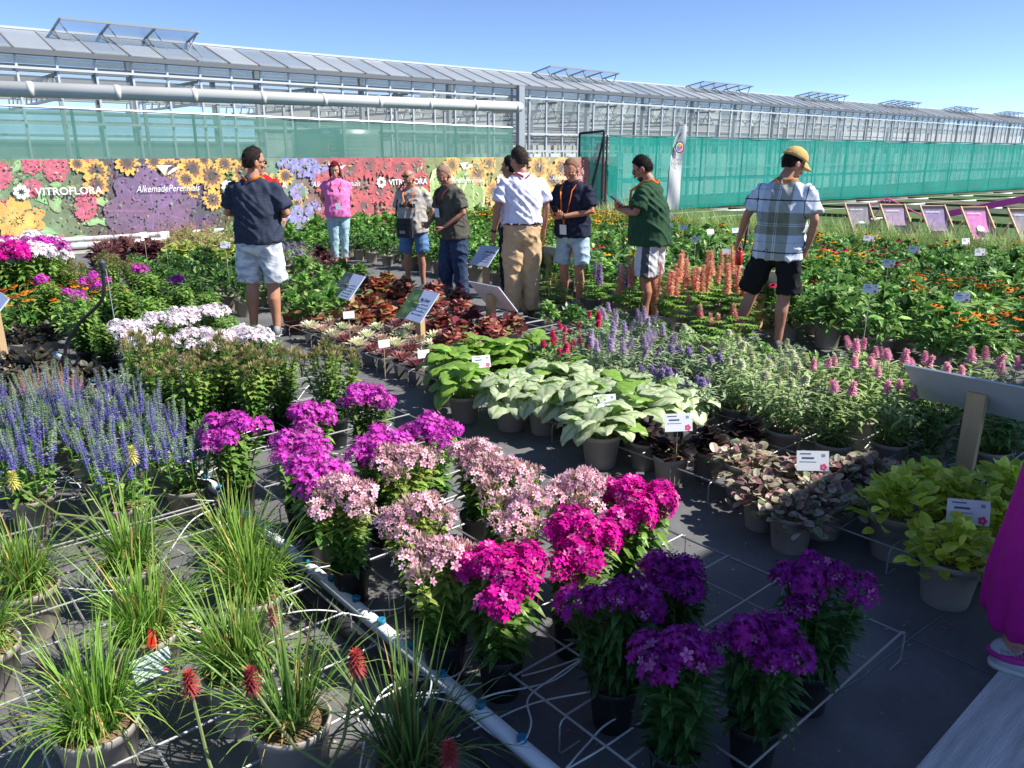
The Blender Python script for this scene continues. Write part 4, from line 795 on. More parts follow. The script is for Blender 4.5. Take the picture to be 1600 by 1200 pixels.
    bm = bmesh.new(); bm.from_mesh(body); bm.from_mesh(hm)
    for (sh, el, wr), s, cu in zip(P['arm'], (-1, 1), curls):
        d = (wr-el).normalized(); ax = ar.get('palm'+('L' if s < 0 else 'R'), V((-s, .0, -.1)))      # palm direction
        z = -V(ax); z = (z-d*z.dot(d)).normalized(); y = z.cross(d); hand = hand_mesh(cu, 1 if y.dot(V((0, 1, .3))) > 0 else -1); r = remesh(hand, .0048, 1, mats=[SKM]); r.transform(axes(d, y, z, wr+d*.012)); bm.from_mesh(r); bpy.data.meshes.remove(r)
        P.setdefault('hand', []).append((wr+d*.08-z*.03, d, z))
    body2 = bpy.data.meshes.new('body'); bm.to_mesh(body2); bm.free(); body2.materials.append(SKM); body2.polygons.foreach_set('use_smooth', [True]*len(body2.polygons)); link('body', body2, g)
    # ---- eyes and brows, mouth
    for s in (-1, 1):
        q = MB(); q.ball(hd(s*.031, .091, .117), (.0125, .006, .006), 8, 6, col=lin('#e8e0d8'), rot=HR); q.ball(hd(s*.031, .0965, .117), (.0055, .003, .0055), 8, 6, col=(.03, .02, .015), rot=HR); link('eye', q.mesh('eye', mat('eye', attr=True, rough=.3), True), g)
        q = MB(); q.tube([hd(s*.013, .1, .137), hd(s*.033, .097, .143), hd(s*.052, .083, .137)], [.004, .005, .003], 6); link('eyebrow', q.mesh('eyebrow', mat('hair_'+hairc, lin(hairc), .6)), g)
    q = MB(); q.tube([hd(-.024, .094, .0465), hd(0, .104, .0475), hd(.024, .094, .0465)], [.003, .0065, .003], 6); link('mouth', q.mesh('mouth', mat('lips', lin('#a0605a'), .5), True), g)
    # ---- hair
    HM = mat('hairc_'+hairc, lin(hairc), .75, spec=.15, var=.4, vscale=60, bump=.6, bscale=160)
    def hairshape(keep, th, sz=1.0):
        hb = MB(); nu, nv = 40, 28; vs = []
        for i in range(nv+1):
            a = PI*i/nv
            for j in range(nu):
                c = 2*PI*j/nu; n = V((math.sin(a)*math.cos(c), math.sin(a)*math.sin(c), -math.cos(a))); kf = keep(n); t = th*(1+.6*noise.noise(n*5)+.5*noise.noise(n*13)); r = .86+(.14+t)*kf
                low = .022*max(0, -n.z)*max(0, -n.y+.2)*kf; vs.append(hd(n.x*.0755*r, .003+n.y*.097*r, .137+n.z*.106*r-low))
        hb.add(vs, [(i*nu+j, i*nu+(j+1) % nu, (i+1)*nu+(j+1) % nu, (i+1)*nu+j) for i in range(nv) for j in range(nu)]); return hb
    sm = lambda x: max(0, min(1, x))
    TH = ((-1, -.8), (-.3, -.72), (-.05, -.32), (.2, -.18), (.36, .3), (.5, .56), (1, .66))
    def thr(y):
        for (a, ta), (c, tc_) in zip(TH, TH[1:]):
            if y <= c: return ta+(tc_-ta)*(y-a)/(c-a)
        return .7
    if hair in ('short', 'buzz'): keep = lambda n: sm((n.z-thr(n.y)-.08*noise.noise(n*7))*(9 if hair == 'short' else 6))
    elif hair == 'x': keep = lambda n: sm((n.z-(.06+.7*max(0, n.y)+(-.75 if n.y < -.05 else 0)*min(1, -n.y*1.6)))*7)
    elif hair == 'buzz': keep = lambda n: sm((n.z-(.1+.72*max(0, n.y)+(-.7 if n.y < -.1 else 0)*min(1, -n.y*2)))*9)
    elif hair == 'bald': keep = lambda n: sm((n.z-(-.05 if n.y < 0 else .2))*8)*sm((.62-n.z)*5)*sm((.3-n.y)*5)
    else: keep = lambda n: sm((n.z-(-.9+1.55*sm(n.y*1.6+.15)))*7)
    hh = hairshape(keep, {'short': .06, 'buzz': .004, 'bald': .015, 'bob': .15}[hair])
    if hair == 'bob':
        for s in (-1, 1): hh.ball(hd(s*.078, -.012, .075), (.027, .06, .088), 12, 10, rot=HR)
        hh.ball(hd(0, -.075, .06), (.075, .035, .085), 14, 10, rot=HR); hh.ball(hd(.012, .068, .205), (.06, .03, .022), 12, 8, rot=HR)
    rh = random.Random(int(foot[0]*99)); thk = {'short': .06, 'buzz': .0, 'bald': .0, 'bob': .15}[hair]
    for i_ in range(420 if thk else 0):
        n = rdir(rh, -70, 90); 
        if keep(n) < .6: continue
        r = 1.02+thk*rh.uniform(.4, 1); p0 = hd(n.x*.0755*r, .003+n.y*.097*r, .137+n.z*.106*r); d = HR @ (V((n.x*.3+rh.uniform(-.5, .5), n.y*.3+rh.uniform(-.3, .5)-.3, -.7*(1-max(0, n.z))+.15)))
        leaf(hh, p0, d, rh.uniform(.015, .035), .005, .2, (1, 1, 1), SHORT, n=n)
    link('hair', hh.mesh('hair', HM, True), g)
    if beard: q = MB(); q.ball(hd(0, .05, .04), (.05, .05, .04), 14, 10, rot=HR); q.ball(hd(0, .058, .03), (.036, .04, .034), 12, 8, rot=HR); link('beard', q.mesh('beard', mat('hairc_'+beard, lin(beard), .6, var=.3, vscale=60), True), g)
    if glasses:
        q = MB(); GM = mat('glasses', (.01, .01, .012), .15, spec=.6); up = glasses == 'head'
        zz, yy = (.19, .085) if up else (.117, .103)
        for s in (-1, 1): q.ball(hd(s*.033, yy, zz), (.026, .005, .019), 12, 6, rot=HR); q.tube([hd(s*.058, yy-.006, zz+.008), hd(s*.08, .0, zz+.004), hd(s*.078, -.02, zz-.012)], .003, 6)
        q.tube([hd(-.012, yy+.004, zz+.004), hd(.012, yy+.004, zz+.004)], .003, 6); link('sunglasses', q.mesh('sunglasses', GM, True), g)
    if cap:
        CM = mat('cap_'+cap, lin(cap), .85, var=.08, vscale=30, bump=.4, bscale=300); q = MB(); nu, nv = 28, 10; vs = []
        for i in range(nv+1):
            a = PI/2*i/nv
            for j in range(nu): c = 2*PI*j/nu; vs.append(hd(.088*math.cos(a)*math.cos(c), .003+.11*math.cos(a)*math.sin(c), .152+.102*math.sin(a)**.85))
        q.add(vs, [(i*nu+j, i*nu+(j+1) % nu, (i+1)*nu+(j+1) % nu, (i+1)*nu+j) for i in range(nv) for j in range(nu)]+[tuple(range(nu-1, -1, -1))]); q.ball(hd(0, .003, .254), .009, 8, 6); cp = link('cap', q.mesh('cap', CM, True), g)
        q = MB(); vs = []
        for i in range(7):
            for j in range(13):
                a = R(-68+136*j/12); r = 1+.72*(i/6)*math.cos(a)**.8 if math.cos(a) > 0 else 1; vs.append(hd(.086*math.sin(a)*(1+.06*i/6), .003+.108*math.cos(a)*r, .16-.022*(i/6)-.03*math.sin(a)**2*(i/6)))
        nb = len(vs); vs2 = [v-HR @ V((0, 0, .005)) for v in vs]; q.add(vs+vs2, [(i*13+j, i*13+j+1, (i+1)*13+j+1, (i+1)*13+j) for i in range(6) for j in range(12)]+[(nb+i*13+j, nb+(i+1)*13+j, nb+(i+1)*13+j+1, nb+i*13+j+1) for i in range(6) for j in range(12)]+[(6*13+j, 6*13+j+1, nb+6*13+j+1, nb+6*13+j) for j in range(12)]); link('brim', q.mesh('brim', CM, True), cp)
        q = MB(); q.tube([hd(-.05, -.097, .165), hd(0, -.112, .162), hd(.05, -.097, .165)], [(.008, .003)]*3, 6); link('strap', q.mesh('strap', CM, True), cp)
    # ---- shirt
    wr_ = lambda sc, amp: (lambda c: amp*(.8*noise.noise((c.x*9*sc, c.y*9*sc, c.z*5*sc))+1.3*(1-abs(noise.noise((c.x*8+c.z*7, c.y*8-c.z*6, c.z*5+c.x*6))))**4-.35+.5*noise.noise((c.x*24, c.y*24, c.z*9))))
    lo = .012*loose
    if shirt or shirtmat:
        q = MB(); rings = [((0, .0+belly*.3, hem), .178*fat+lo, .132*fat+belly*.5+lo), ((0, belly*.35, .96), .18*fat+lo, .137*fat+belly*.6+lo), ((0, belly*.35+lean*.3, 1.08), .168*fat+lo, .13*fat+belly*.6+lo), ((0, lean*.6+belly*.2, 1.24), .175*fat+lo, .128*fat+lo+belly*.25), ((0, lean, 1.35), .188+lo, .118+lo), ((0, lean, 1.405), .18+lo, .105+lo), ((0, lean, 1.445), .145+lo*.5, .09+lo*.5), ((0, lean, 1.48), .1, .078), ((0, lean, 1.505), .074, .068)]
        if female: rings[3] = ((0, lean*.6+.012, 1.24), .172*fat+lo, .15*fat+lo)
        loft(q, rings, 24)
        for sh, el, wr in P['arm']:
            e = sh.lerp(el, sleeve*1.25) if sleeve <= .8 else el; c0 = V((sh.x*.7, sh.y, sh.z-.01)); q.tube([c0, sh, sh.lerp(e, .5), e], [.052*fat, .054*fat+lo*.6, .058*fat+lo, .058*fat+lo*1.4], 16); q.ball(sh, .054*fat+lo*.6, 12, 8)
        sm_ = shirtmat or mat('cloth_'+shirt, lin(shirt), .85, spec=.2, var=.12, vscale=18, bump=.5, bscale=14); link('shirt', remesh(q, .011, 3, disp=wr_(1, .014), mats=[sm_], name='shirt'), g)
        if collar:
            q = MB(); cr = [(math.cos(a), math.sin(a)) for a in [R(-90+20*i) for i in range(19)]]; q.lathe([(.068, -.005), (.075, .02), (.066, .048), (.06, .045)], 20, o=nk, cap=False); link('collar', q.mesh('collar', sm_, True), g)
    # ---- trousers, shorts
    if legs or legmat:
        q = MB(); loft(q, [((0, 0, .79), .10*fat, .09*fat), ((0, 0, .83), .15*fat+.01, .118*fat+.01), ((0, 0, .90), .172*fat+.012, .132*fat+.014), ((0, 0, 1.0), .165*fat+.008, .122*fat+.012), ((0, 0, 1.03), .158*fat+.008, .116*fat+.012)])
        for h, kn, an in P['kn']:
            tight = female and legend < .3
            ex = .012 if tight else .024*loose
            if legend > .5: e = h.lerp(kn, (h.z-legend)/(h.z-kn.z)); so = V((math.copysign(.036, h.x), 0, 0)); q.tube([h+V((0, 0, -.02)), h.lerp(e, .5)+so*.5, e+so], [.09*fat*legw+.008, .08*fat*legw+ex*.4, .074*fat*legw+ex*.45], 16)
            else:
                e = kn.lerp(an, (kn.z-legend)/(kn.z-an.z)); q.tube([h+V((0, 0, -.02)), h.lerp(kn, .5), kn, kn.lerp(e, .5), e], [.094*fat*legw+.006, .08*fat*legw+ex, .062*legw+ex, .058*legw+ex*.9, (.046 if tight else .052)*legw+ex*.8], 16)
        lm = legmat or mat('legs_'+legs, lin(legs), .85, spec=.2, var=.15, vscale=14, bump=.5, bscale=20); link('shorts' if legend > .4 else 'trousers', remesh(q, .011, 7, disp=wr_(1.2, .012), mats=[lm], name='trousers'), g)
    if belt: q = MB(); loft(q, [((0, 0, 1.0), .172*fat+.012, .13*fat+.016), ((0, 0, 1.035), .17*fat+.012, .128*fat+.016)], 24); link('belt', q.mesh('belt', mat('belt', lin(belt), .5), True), g)
    if dress:
        q = MB(); loft(q, [((0, 0, .15), .23, .22), ((0, 0, .2), .265, .25), ((0, 0, .34), .27, .25), ((0, 0, .75), .225, .2), ((0, 0, 1.05), .19, .15), ((0, 0, 1.3), .18, .14), ((0, 0, 1.43), .16, .1), ((0, 0, 1.49), .09, .07)], 30); link('dress', remesh(q, .014, 6, disp=lambda c: (.03*noise.noise((math.cos(math.atan2(c.y, c.x))*4, math.sin(math.atan2(c.y, c.x))*4, c.z*.7))+.014*noise.noise((c.x*18, c.y*18, c.z*2.5)))*max(0, 1.25-c.z), mats=[mat('dress', lin(dress), .85, spec=.15, var=.06, vscale=40, bump=.3, bscale=300)], name='dress'), g)
    # ---- shoes
    for (h, kn, an), ft in zip(P['kn'], fl):
        ft = V(ft); q = MB(); q.ball(ft+V((0, .05, .04)), (.048, .13, .04), 14, 10); q.ball(ft+V((0, -.03, .06)), (.042, .055, .06), 12, 10); q.ball(ft+V((0, .1, .035)), (.05, .085, .034), 12, 8); sh = link('shoe', remesh(q, .009, 3, mats=[mat('shoe_'+shoes, lin(shoes), .6, var=.1)], name='shoe'), g)
        q = MB(); loft(q, [((ft.x, ft.y+.045, ft.z+.001), .04, .122), ((ft.x, ft.y+.045, ft.z+.02), .043, .126)]); link('sole', q.mesh('sole', mat('sole', (.55, .55, .53), .7), True), sh)
        if sockc: q = MB(); q.tube([an-V((0, 0, .03)), an+V((0, 0, .07))], [.044, .046], 12); link('sock', q.mesh('sock', mat('sock_'+sockc, lin(sockc), .9), True), g)
    # ---- lanyard and badge
    yb = lean+belly*.3
    def front(x, z):
        t = sm((z-1.0)/.45); return V((x, lean*.8+(.132*fat+belly*.75+lo)*(1-t*.18)+.012-abs(x)*.18, z))
    if lanyard:
        LMt = mat('lanyard_'+lanyard, lin(lanyard), .6); zb = badge if isinstance(badge, float) else 1.18; q = MB()
        for s in (-1, 1):
            q.tube([V((s*.02, lean-.105, 1.475)), V((s*.075, lean-.05, 1.505)), V((s*.092, lean+.03, 1.49)), front(s*.075, 1.40)+V((0, .0, 0)), front(s*.045, (1.40+zb)/2), front(s*.008, zb+.06)], [(.003, .014)]*6, 8, ref=(s, .4, .3))
        q.tube([front(0, zb+.07), front(0, zb+.02)+V((0, .004, 0))], [(.003, .009)]*2, 8, ref=(0, 1, 0)); link('lanyard', q.mesh('lanyard', LMt, True), g)
        if badge != 'none':
            q = MB(); q.box(front(0, zb-.03)+V((0, .012, 0)), (.088, .006, .11), M.Rotation(R(-6), 3, 'X')); q.box(front(0, zb-.01)+V((0, .0155, .01)), (.07, .002, .03), M.Rotation(R(-6), 3, 'X'), mi=1); link('badge', q.mesh('badge', [mat('badge_card', (.62, .7, .82), .4), mat('badge_stripe', lin('#4a78b0'), .5)]), g)
    P['hd'] = hd; P['front'] = front; P['k'] = k; P['g'] = g; P['HR'] = HR; return P
def wpt(P, v): g = P['g']; return g.matrix_basis @ V(v)     # a point of a person in the scene
def watch(P, i):
    sh, el, wr = P['arm'][i]; d = (wr-el).normalized(); q = MB(); q.tube([wr-d*.02, wr+d*.004], .031, 14); q.box(wr-d*.008+V((0, 0, .03)), (.03, .03, .012)); link('watch', q.mesh('watch', mat('watch', (.03, .03, .032), .3), True), P['g'])
def plaid():
    m = bpy.data.materials.new('plaid'); m.use_nodes = True; t = m.node_tree; N = t.nodes; L = t.links; b = N['Principled BSDF']; b.inputs['Roughness'].default_value = .85
    tc = N.new('ShaderNodeTexCoord'); sx = N.new('ShaderNodeSeparateXYZ'); L.new(tc.outputs['Object'], sx.inputs[0])
    def ramp(src, stops, scale, off):
        mu = N.new('ShaderNodeMath'); mu.operation = 'MULTIPLY_ADD'; mu.inputs[1].default_value = scale; mu.inputs[2].default_value = off; L.new(src, mu.inputs[0]); fr = N.new('ShaderNodeMath'); fr.operation = 'FRACT'; L.new(mu.outputs[0], fr.inputs[0])
        c = N.new('ShaderNodeValToRGB'); c.color_ramp.interpolation = 'CONSTANT'; e = c.color_ramp.elements
        while len(e) < len(stops): e.new(.5)
        for q, (p, col) in zip(e, stops): q.position = p; q.color = (*lin(col), 1)
        L.new(fr.outputs[0], c.inputs[0]); return c.outputs[0]
    W_, O_, K_ = '#e6eaf2', '#a9aca0', '#3a4050'
    A = ramp(sx.outputs[0], [(0, W_), (.14, K_), (.16, W_), (.3, '#c9d0d8'), (.48, O_), (.62, '#f0f2f4'), (.635, O_), (.66, '#f0f2f4'), (.675, O_), (.9, W_)], 2.4, .62)
    B_ = ramp(sx.outputs[2], [(0, W_), (.1, K_), (.125, W_), (.3, '#b9c4dc'), (.315, W_), (.45, O_), (.62, '#e8eaec'), (.635, O_), (.66, '#e8eaec'), (.675, O_), (.88, W_)], 2.3, .05)
    mx = N.new('ShaderNodeMix'); mx.data_type = 'RGBA'; mx.blend_type = 'MULTIPLY'; mx.inputs[0].default_value = 1; L.new(A, mx.inputs[6]); L.new(B_, mx.inputs[7]); L.new(mx.outputs[2], b.inputs['Base Color'])
    nz = N.new('ShaderNodeTexNoise'); nz.inputs['Scale'].default_value = 16; L.new(tc.outputs['Object'], nz.inputs['Vector']); bp = N.new('ShaderNodeBump'); bp.inputs['Strength'].default_value = .5; bp.inputs['Distance'].default_value = .01; L.new(nz.outputs['Fac'], bp.inputs['Height']); L.new(bp.outputs[0], b.inputs['Normal']); return m
def sidestripe():                        # grey shorts with a dark side panel
    m = bpy.data.materials.new('side_panel'); m.use_nodes = True; t = m.node_tree; N = t.nodes; L = t.links; b = N['Principled BSDF']; b.inputs['Roughness'].default_value = .85; tc = N.new('ShaderNodeTexCoord'); sx = N.new('ShaderNodeSeparateXYZ'); L.new(tc.outputs['Object'], sx.inputs[0])
    mr = N.new('ShaderNodeMapRange'); mr.inputs[1].default_value = -.12; mr.inputs[2].default_value = .14; L.new(sx.outputs[1], mr.inputs[0]); c = N.new('ShaderNodeValToRGB'); c.color_ramp.interpolation = 'CONSTANT'; e = c.color_ramp.elements
    while len(e) < 4: e.new(.5)
    for q, (p, col) in zip(e, [(0, '#c2c2c6'), (.22, '#f0f0f0'), (.27, '#4a4c52'), (.58, '#c2c2c6')]): q.position = p; q.color = (*lin(col), 1)
    L.new(mr.outputs[0], c.inputs[0]); L.new(c.outputs[0], b.inputs['Base Color']); return m
def denim(name, c, c2, sc=9): return mat(name, lin(c), .85, spec=.2, var=.5, vscale=sc, col2=lin(c2), bump=.6, bscale=24)
ORA = '#f07a1e'
CAMO = mat('camo', lin('#d5d8de'), .85, spec=.2, var=1.6, vscale=9, col2=lin('#a4a9b2'), bump=.6, bscale=14, stretch=(1, 1, 2.2))
HEATH = mat('heather', lin('#2e3444'), .88, spec=.15, var=.5, vscale=10, col2=lin('#3c4354'), bump=.4, bscale=20, stretch=(1, 1, 12))
front_arms = {'L': ((-.29, .02, 1.17), (-.1, .25, 1.16)), 'R': ((.29, .02, 1.17), (.12, .24, 1.14)), 'palmL': V((1, 0, .2)), 'palmR': V((-1, 0, .2))}
def hgt(p, ytop): return ZAT(p, ytop)
pl = G(418, 524)
person('man in dark navy t-shirt and white camouflage shorts, seen from behind', pl, 22, hgt(pl, 228), '#b98468', shirtmat=HEATH, legmat=CAMO, hairc='#2a2320', arms=front_arms, head=(-6, -42, 0), fat=1.13, belly=.05, lanyard=ORA, glasses='on', feet=((-.12, .0, 0), (.12, -.02, 0)), legend=.53, legw=1.12, shoes='#8a8d90', loose=1.4, hem=.9)
pr = pl*1.42+rt*.1
person('person in a red shirt hidden behind the man in camouflage shorts', pr, 182, 1.72, '#b98468', shirt='#c01828', legs='#2c3444', legend=.1, hair='buzz', hairc='#5a4a40', fat=1.05)
pw = G(533, 417)
P = person('woman with short red hair in pink top and pale jeans', pw, 176, hgt(pw, 252), '#c08e78', shirt='#e27ab4', legmat=denim('pale_denim', '#93b4bc', '#a6c2c8'), hairc='#6a1826', hair='bob', arms={'L': ((-.25, -.09, 1.17), (-.1, -.17, .97)), 'R': ((.25, -.09, 1.17), (.1, -.17, .97))}, head=(-10, -8, 0), fat=1.12, female=True, lanyard=ORA, badge=1.08, legend=.16, sleeve=.25, hem=.86, feet=((-.08, 0, 0), (.08, .03, 0)), shoes='#c8b8a8', belly=.03, loose=1.5)
pa = G(650, 452)
P = person('older balding man in grey printed t-shirt with hands behind his back', pa, 200, hgt(pa, 262), '#b57f66', shirt='#a9a49c', legmat=denim('blue_denim', '#4a6c96', '#6a8ab0'), hairc='#9a928c', hair='bald', arms={'L': ((-.26, -.09, 1.17), (-.09, -.18, .99)), 'R': ((.26, -.09, 1.17), (.1, -.18, .99))}, head=(-24, -14, 0), fat=1.1, belly=.09, lanyard=ORA, glasses='head', legend=.56, hem=.86, shoes='#404448', loose=1.6, lean=.02)
lettering('adidas', .10, mat('black_print', (.02, .02, .022), .7), P['g'], axes((-1, 0, 0), (0, 0, 1), (0, 1, 0), V((.0, P['front'](0, 1.26).y+.012, 1.265))), bold=.004)
fr = P['front']; bag = thing('shoulder_bag', 'black shoulder bag hanging at the front of the man in grey', 'bag', wpt(P, fr(.03, .92)+V((0, .03, 0))), P['g'].rotation_euler.z); k = P['k']
q = MB(); q.box((0, 0, .02), (.2, .06, .24)); q.box((0, .036, -.02), (.16, .02, .13)); q.box((0, .04, .10), (.19, .012, .07)); link('pouch', q.mesh('pouch', mat('bag_black', (.022, .023, .026), .6, bump=.4, bscale=80)), bag)
q = MB(); q.box((.02, .049, -.03), (.07, .006, .035)); link('label_patch', q.mesh('label_patch', mat('patch', (.35, .34, .3), .6)), bag)
q = MB(); gi = V((.03, fr(.03, .92).y+.03, .92))
for s, x in ((1, -.1), (-1, .1)):
    q.tube([(x, 0, .13), V((-.09 if s > 0 else .16, fr(.1, 1.15).y+.015, 1.16))-gi if s > 0 else V((.17, fr(.17, 1.1).y+.0, 1.12))-gi, V((.1 if s > 0 else .19, .13, 1.38))-gi if s > 0 else V((.19, .02, 1.40))-gi, V((.12, .0, 1.50))-gi], [(.003, .012)]*4, 6)
link('strap', q.mesh('strap', mat('bag_black')), bag)
po = G(712, 474)
P = person('bald man in olive polo shirt and dark jeans bending over the pots', po, 232, hgt(po, 252), '#b07c64', shirt='#54534a', legmat=denim('dark_denim', '#2b3852', '#3a4a68'), hairc='#8f7262', hair='buzz', arms={'L': ((-.27, .06, 1.17), (-.12, .26, 1.0)), 'R': ((.28, .02, 1.17), (.2, .25, 1.03)), 'palmL': V((.5, 0, 1)), 'palmR': V((-.5, 0, 1))}, head=(-34, 12, 0), fat=1.08, belly=.05, lanyard='#6a2a30', badge=1.2, collar=True, legend=.12, hem=.84, feet=((-.12, -.02, 0), (.14, .06, 0)), shoes='#2a2a2c', lean=.07, loose=1.4, curls=(.7, .8))
hw, d, z = P['hand'][0]; gs = thing('plant_sprig', 'green plant sprig held in the hand of the man in olive', 'plant', wpt(P, hw)); q = MB(); rr = random.Random(4)
for i in range(40): leaf(q, V((rr.gauss(0, .02), rr.gauss(0, .02), rr.uniform(-.1, .02))), rdir(rr, -60, 40), .05, .018, .3, jit(GRN, .2, rr), LANCE)
q.tube([(0, 0, .04), (0, 0, -.09)], .003, 5, col=GRN); link('foliage', q.mesh('foliage', LEAF), gs)
pd = G(798, 486)+FH*.9
person('dark-haired person in dark trousers hidden behind the man in white shirt', pd, -60, 1.70, '#a87a60', shirt='#3c4048', legs='#222a3a', legend=.12, hairc='#1f1a18', fat=.92)
pwh = G(815, 498)
P = person('man in white short-sleeved shirt and beige trousers, seen from behind', pwh, -18, hgt(pwh, 227), '#a87862', shirt='#dcd9ea', legmat=mat('chino', lin('#c3a37e'), .85, spec=.2, var=.12, vscale=12, bump=.7, bscale=22), hairc='#3c322c', arms={'L': ((-.27, -.02, 1.17), (-.285, .07, .93)), 'R': ((.26, -.02, 1.17), (.265, .06, .93))}, head=(-16, 22, 0), fat=1.08, belly=.05, collar=True, lanyard='#d8503a', legend=.1, hem=1.02, belt='#5a3826', feet=((-.1, 0, 0), (.1, 0, 0)), shoes='#4a3428', loose=1.5)
watch(P, 0)
pn = G(893, 486)
phone = {'L': ((-.27, .05, 1.17), (-.03, .28, 1.12)), 'R': ((.27, .05, 1.17), (.05, .27, 1.14)), 'palmL': V((.6, 0, 1)), 'palmR': V((-.6, 0, 1))}
def hold_phone(P, i, label, up=.03, tilt=50):
    hw, d, z = P['hand'][i]; g = P['g']; p = wpt(P, (P['hand'][0][0]+P['hand'][1][0])/2+V((0, .03, up))); o = thing('phone', label, 'phone', p, g.rotation_euler.z); q = MB(); rx = M.Rotation(R(tilt), 3, 'X'); q.box((0, 0, 0), (.075, .15, .009), rx); bo = link('case', q.mesh('case', mat('phone_case', (.012, .012, .014), .3)), o)
    q = MB(); q.box(rx @ V((0, 0, .0052)), (.068, .142, .001), rx); link('screen', q.mesh('screen', mat('phone_screen', (.03, .035, .045), .08, spec=.6)), o)
P = person('man in navy polo shirt and pale denim shorts reading his phone', pn, 212, hgt(pn, 242), '#bb8268', shirt='#23273a', legmat=denim('light_denim', '#9cb6c8', '#b4c8d4'), hairc='#7a5a48', hair='buzz', arms=phone, head=(-30, 10, 0), fat=1.08, belly=.03, collar=True, lanyard=ORA, badge=1.0, legend=.56, hem=.88, feet=((-.1, 0, 0), (.1, .04, 0)), shoes='#c8c8c8', loose=1.25, curls=(.9, .9), lean=.02)
watch(P, 0); hold_phone(P, 0, 'black phone in the hands of the man in navy polo')
pg = G(1012, 507)
P = person('man in green t-shirt and grey shorts with dark side panels, typing', pg, -72, hgt(pg, 238), '#a8745c', shirt='#2c4a34', legmat=sidestripe(), hairc='#1c1817', hair='short', arms=dict(phone, L=((-.27, .1, 1.19), (-.03, .34, 1.2)), R=((.27, .1, 1.19), (.05, .33, 1.22))), head=(-30, 4, 0), fat=1.15, belly=.06, lanyard=ORA, glasses='on', beard='#3a302c', legend=.53, hem=.85, feet=((-.11, .02, 0), (.11, -.02, 0)), shoes='#d0d0d0', loose=1.6, lean=.06, curls=(.9, .9), legw=1.1)
hold_phone(P, 0, 'black phone in the hands of the man in green', .05, 35)
pp = G(1212, 552); pp = V((6.22, 3.62, 0))
P = person('man in plaid shirt, black shorts and tan cap among the butterfly bushes', pp, 20, hgt(pp, 226), '#ad7d68', shirtmat=plaid(), legs='#1c1b1e', hairc='#1f1a18', hair='short', cap='#c8a868', arms={'L': ((-.31, .0, 1.19), (-.41, .1, .95)), 'R': ((.30, -.05, 1.17), (.235, .03, .94)), 'palmL': V((.7, .4, 0))}, head=(-26, -34, 0), fat=1.12, collar=True, lanyard=ORA, legend=.53, hem=.83, feet=((-.33, .0, 0), (.07, .03, 0)), shoes='#5a5a58', loose=1.5, curls=(1.0, .3))
hw, d, z = P['hand'][0]; rb = thing('red_flask', 'small red flask held in the hand of the man in plaid', 'flask', wpt(P, hw)-V((0, 0, .16))); q = MB(); q.lathe([(.03, 0), (.034, .004), (.034, .125), (.028, .135)], 18); link('flask_body', q.mesh('flask_body', mat('red_plastic', (.62, .025, .03), .25, spec=.6), True), rb)
q = MB(); q.lathe([(.022, .135), (.022, .165), (.014, .17)], 14); link('cap', q.mesh('cap', mat('flask_cap', (.1, .01, .012), .35), True), rb)
px_ = G(1640, 1052)
P = person('person in a long magenta dress standing on the concrete path', V((px_.x, px_.y, .0)), 78, 1.68, '#b88470', dress='#b8208a', female=True, hair='bob', hairc='#5a3a2a', legs=None, feet=((-.07, .1, .0), (.10, -.13, .0)), shoes='#a9adb6'); P['g'].location.z = .0351
gsh = P['g']
for c in gsh.children:
    if c.name.startswith('shoe'):
        q = MB(); me = c.data; ctr = sum((v.co for v in me.vertices), V())/len(me.vertices)
        q.ball((ctr.x, ctr.y-.05, .06), (.052, .085, .026), 14, 8); link('shoe_stripe', q.mesh('shoe_stripe', mat('shoe_pink', (.42, .02, .25), .6), True), c)
        lettering('balance', .034, mat('shoe_text', (.2, .2, .26), .6), c, axes((0, 1, 0), (0, 0, 1), (1, 0, 0), (ctr.x+.05, ctr.y-.045, .094)))
        lettering('new', .02, mat('shoe_text'), c, axes((0, 1, 0), (0, 0, 1), (1, 0, 0), (ctr.x+.045, ctr.y-.045, .115)))
# ================================================================ placing the plants
def PXY(p):                              # pixel of a scene point (only used to leave out plants the photo shows nothing of)
    d = V(p)-V((0, 0, CAM_H)); q = d.dot(fw)
    return (800+d.dot(rt)*FPX/q, 600-d.dot(upv)*FPX/q) if q > .1 else (9999, 9999)
def at(kind, pts, z, label, group, sc=1.0, j=.06, **kw):
    for i_, q in enumerate(pts):
        p = G(q[0], q[1], q[2] if len(q) > 2 else z); kind.put((p.x, p.y), label[i_] if isinstance(label, list) else label, group, sc*(1+rnd.uniform(-j, j)), **kw)
# ---- phlox along the pipe
at(K_LIL, [(362, 655), (478, 632), (572, 612), (462, 680), (492, 722), (592, 688), (672, 662)], .5, ['lilac-purple phlox standing apart beside the irrigation pipe', 'lilac-purple phlox in front of the budded phlox, pipe side of its pair', 'tall lilac-purple phlox in front of the last budded phlox by the path', 'lilac-purple phlox in the middle of the lilac clump', 'lilac-purple phlox touching the palest pink phlox on the pipe side', 'lilac-purple phlox in the clump directly behind a pale pink phlox', 'lilac-purple phlox at the path edge beside the pale pink phlox'], 'lilac-purple phlox on the rack by the path', .95)
at(K_PNK, [(540, 768), (638, 722), (652, 790), (742, 700), (790, 745), (812, 792), (905, 765), (690, 865)], .47, ['pale pink phlox in black pot beside the pipe, next to the lilac clump', 'pale pink phlox just behind another, in the row along the lilac phlox', 'pale pink phlox in the middle of the pink rows, many buds', 'pale pink phlox at the path edge beside the last lilac phlox', 'pale pink phlox at the path edge, mostly in bud', 'pale pink phlox right behind the middle hot pink phlox', 'pale pink phlox behind the hot pink phlox by the path', 'pale pink phlox beside the hot pink phlox on the pipe side'], 'pale pink phlox on the rack by the path', .93)
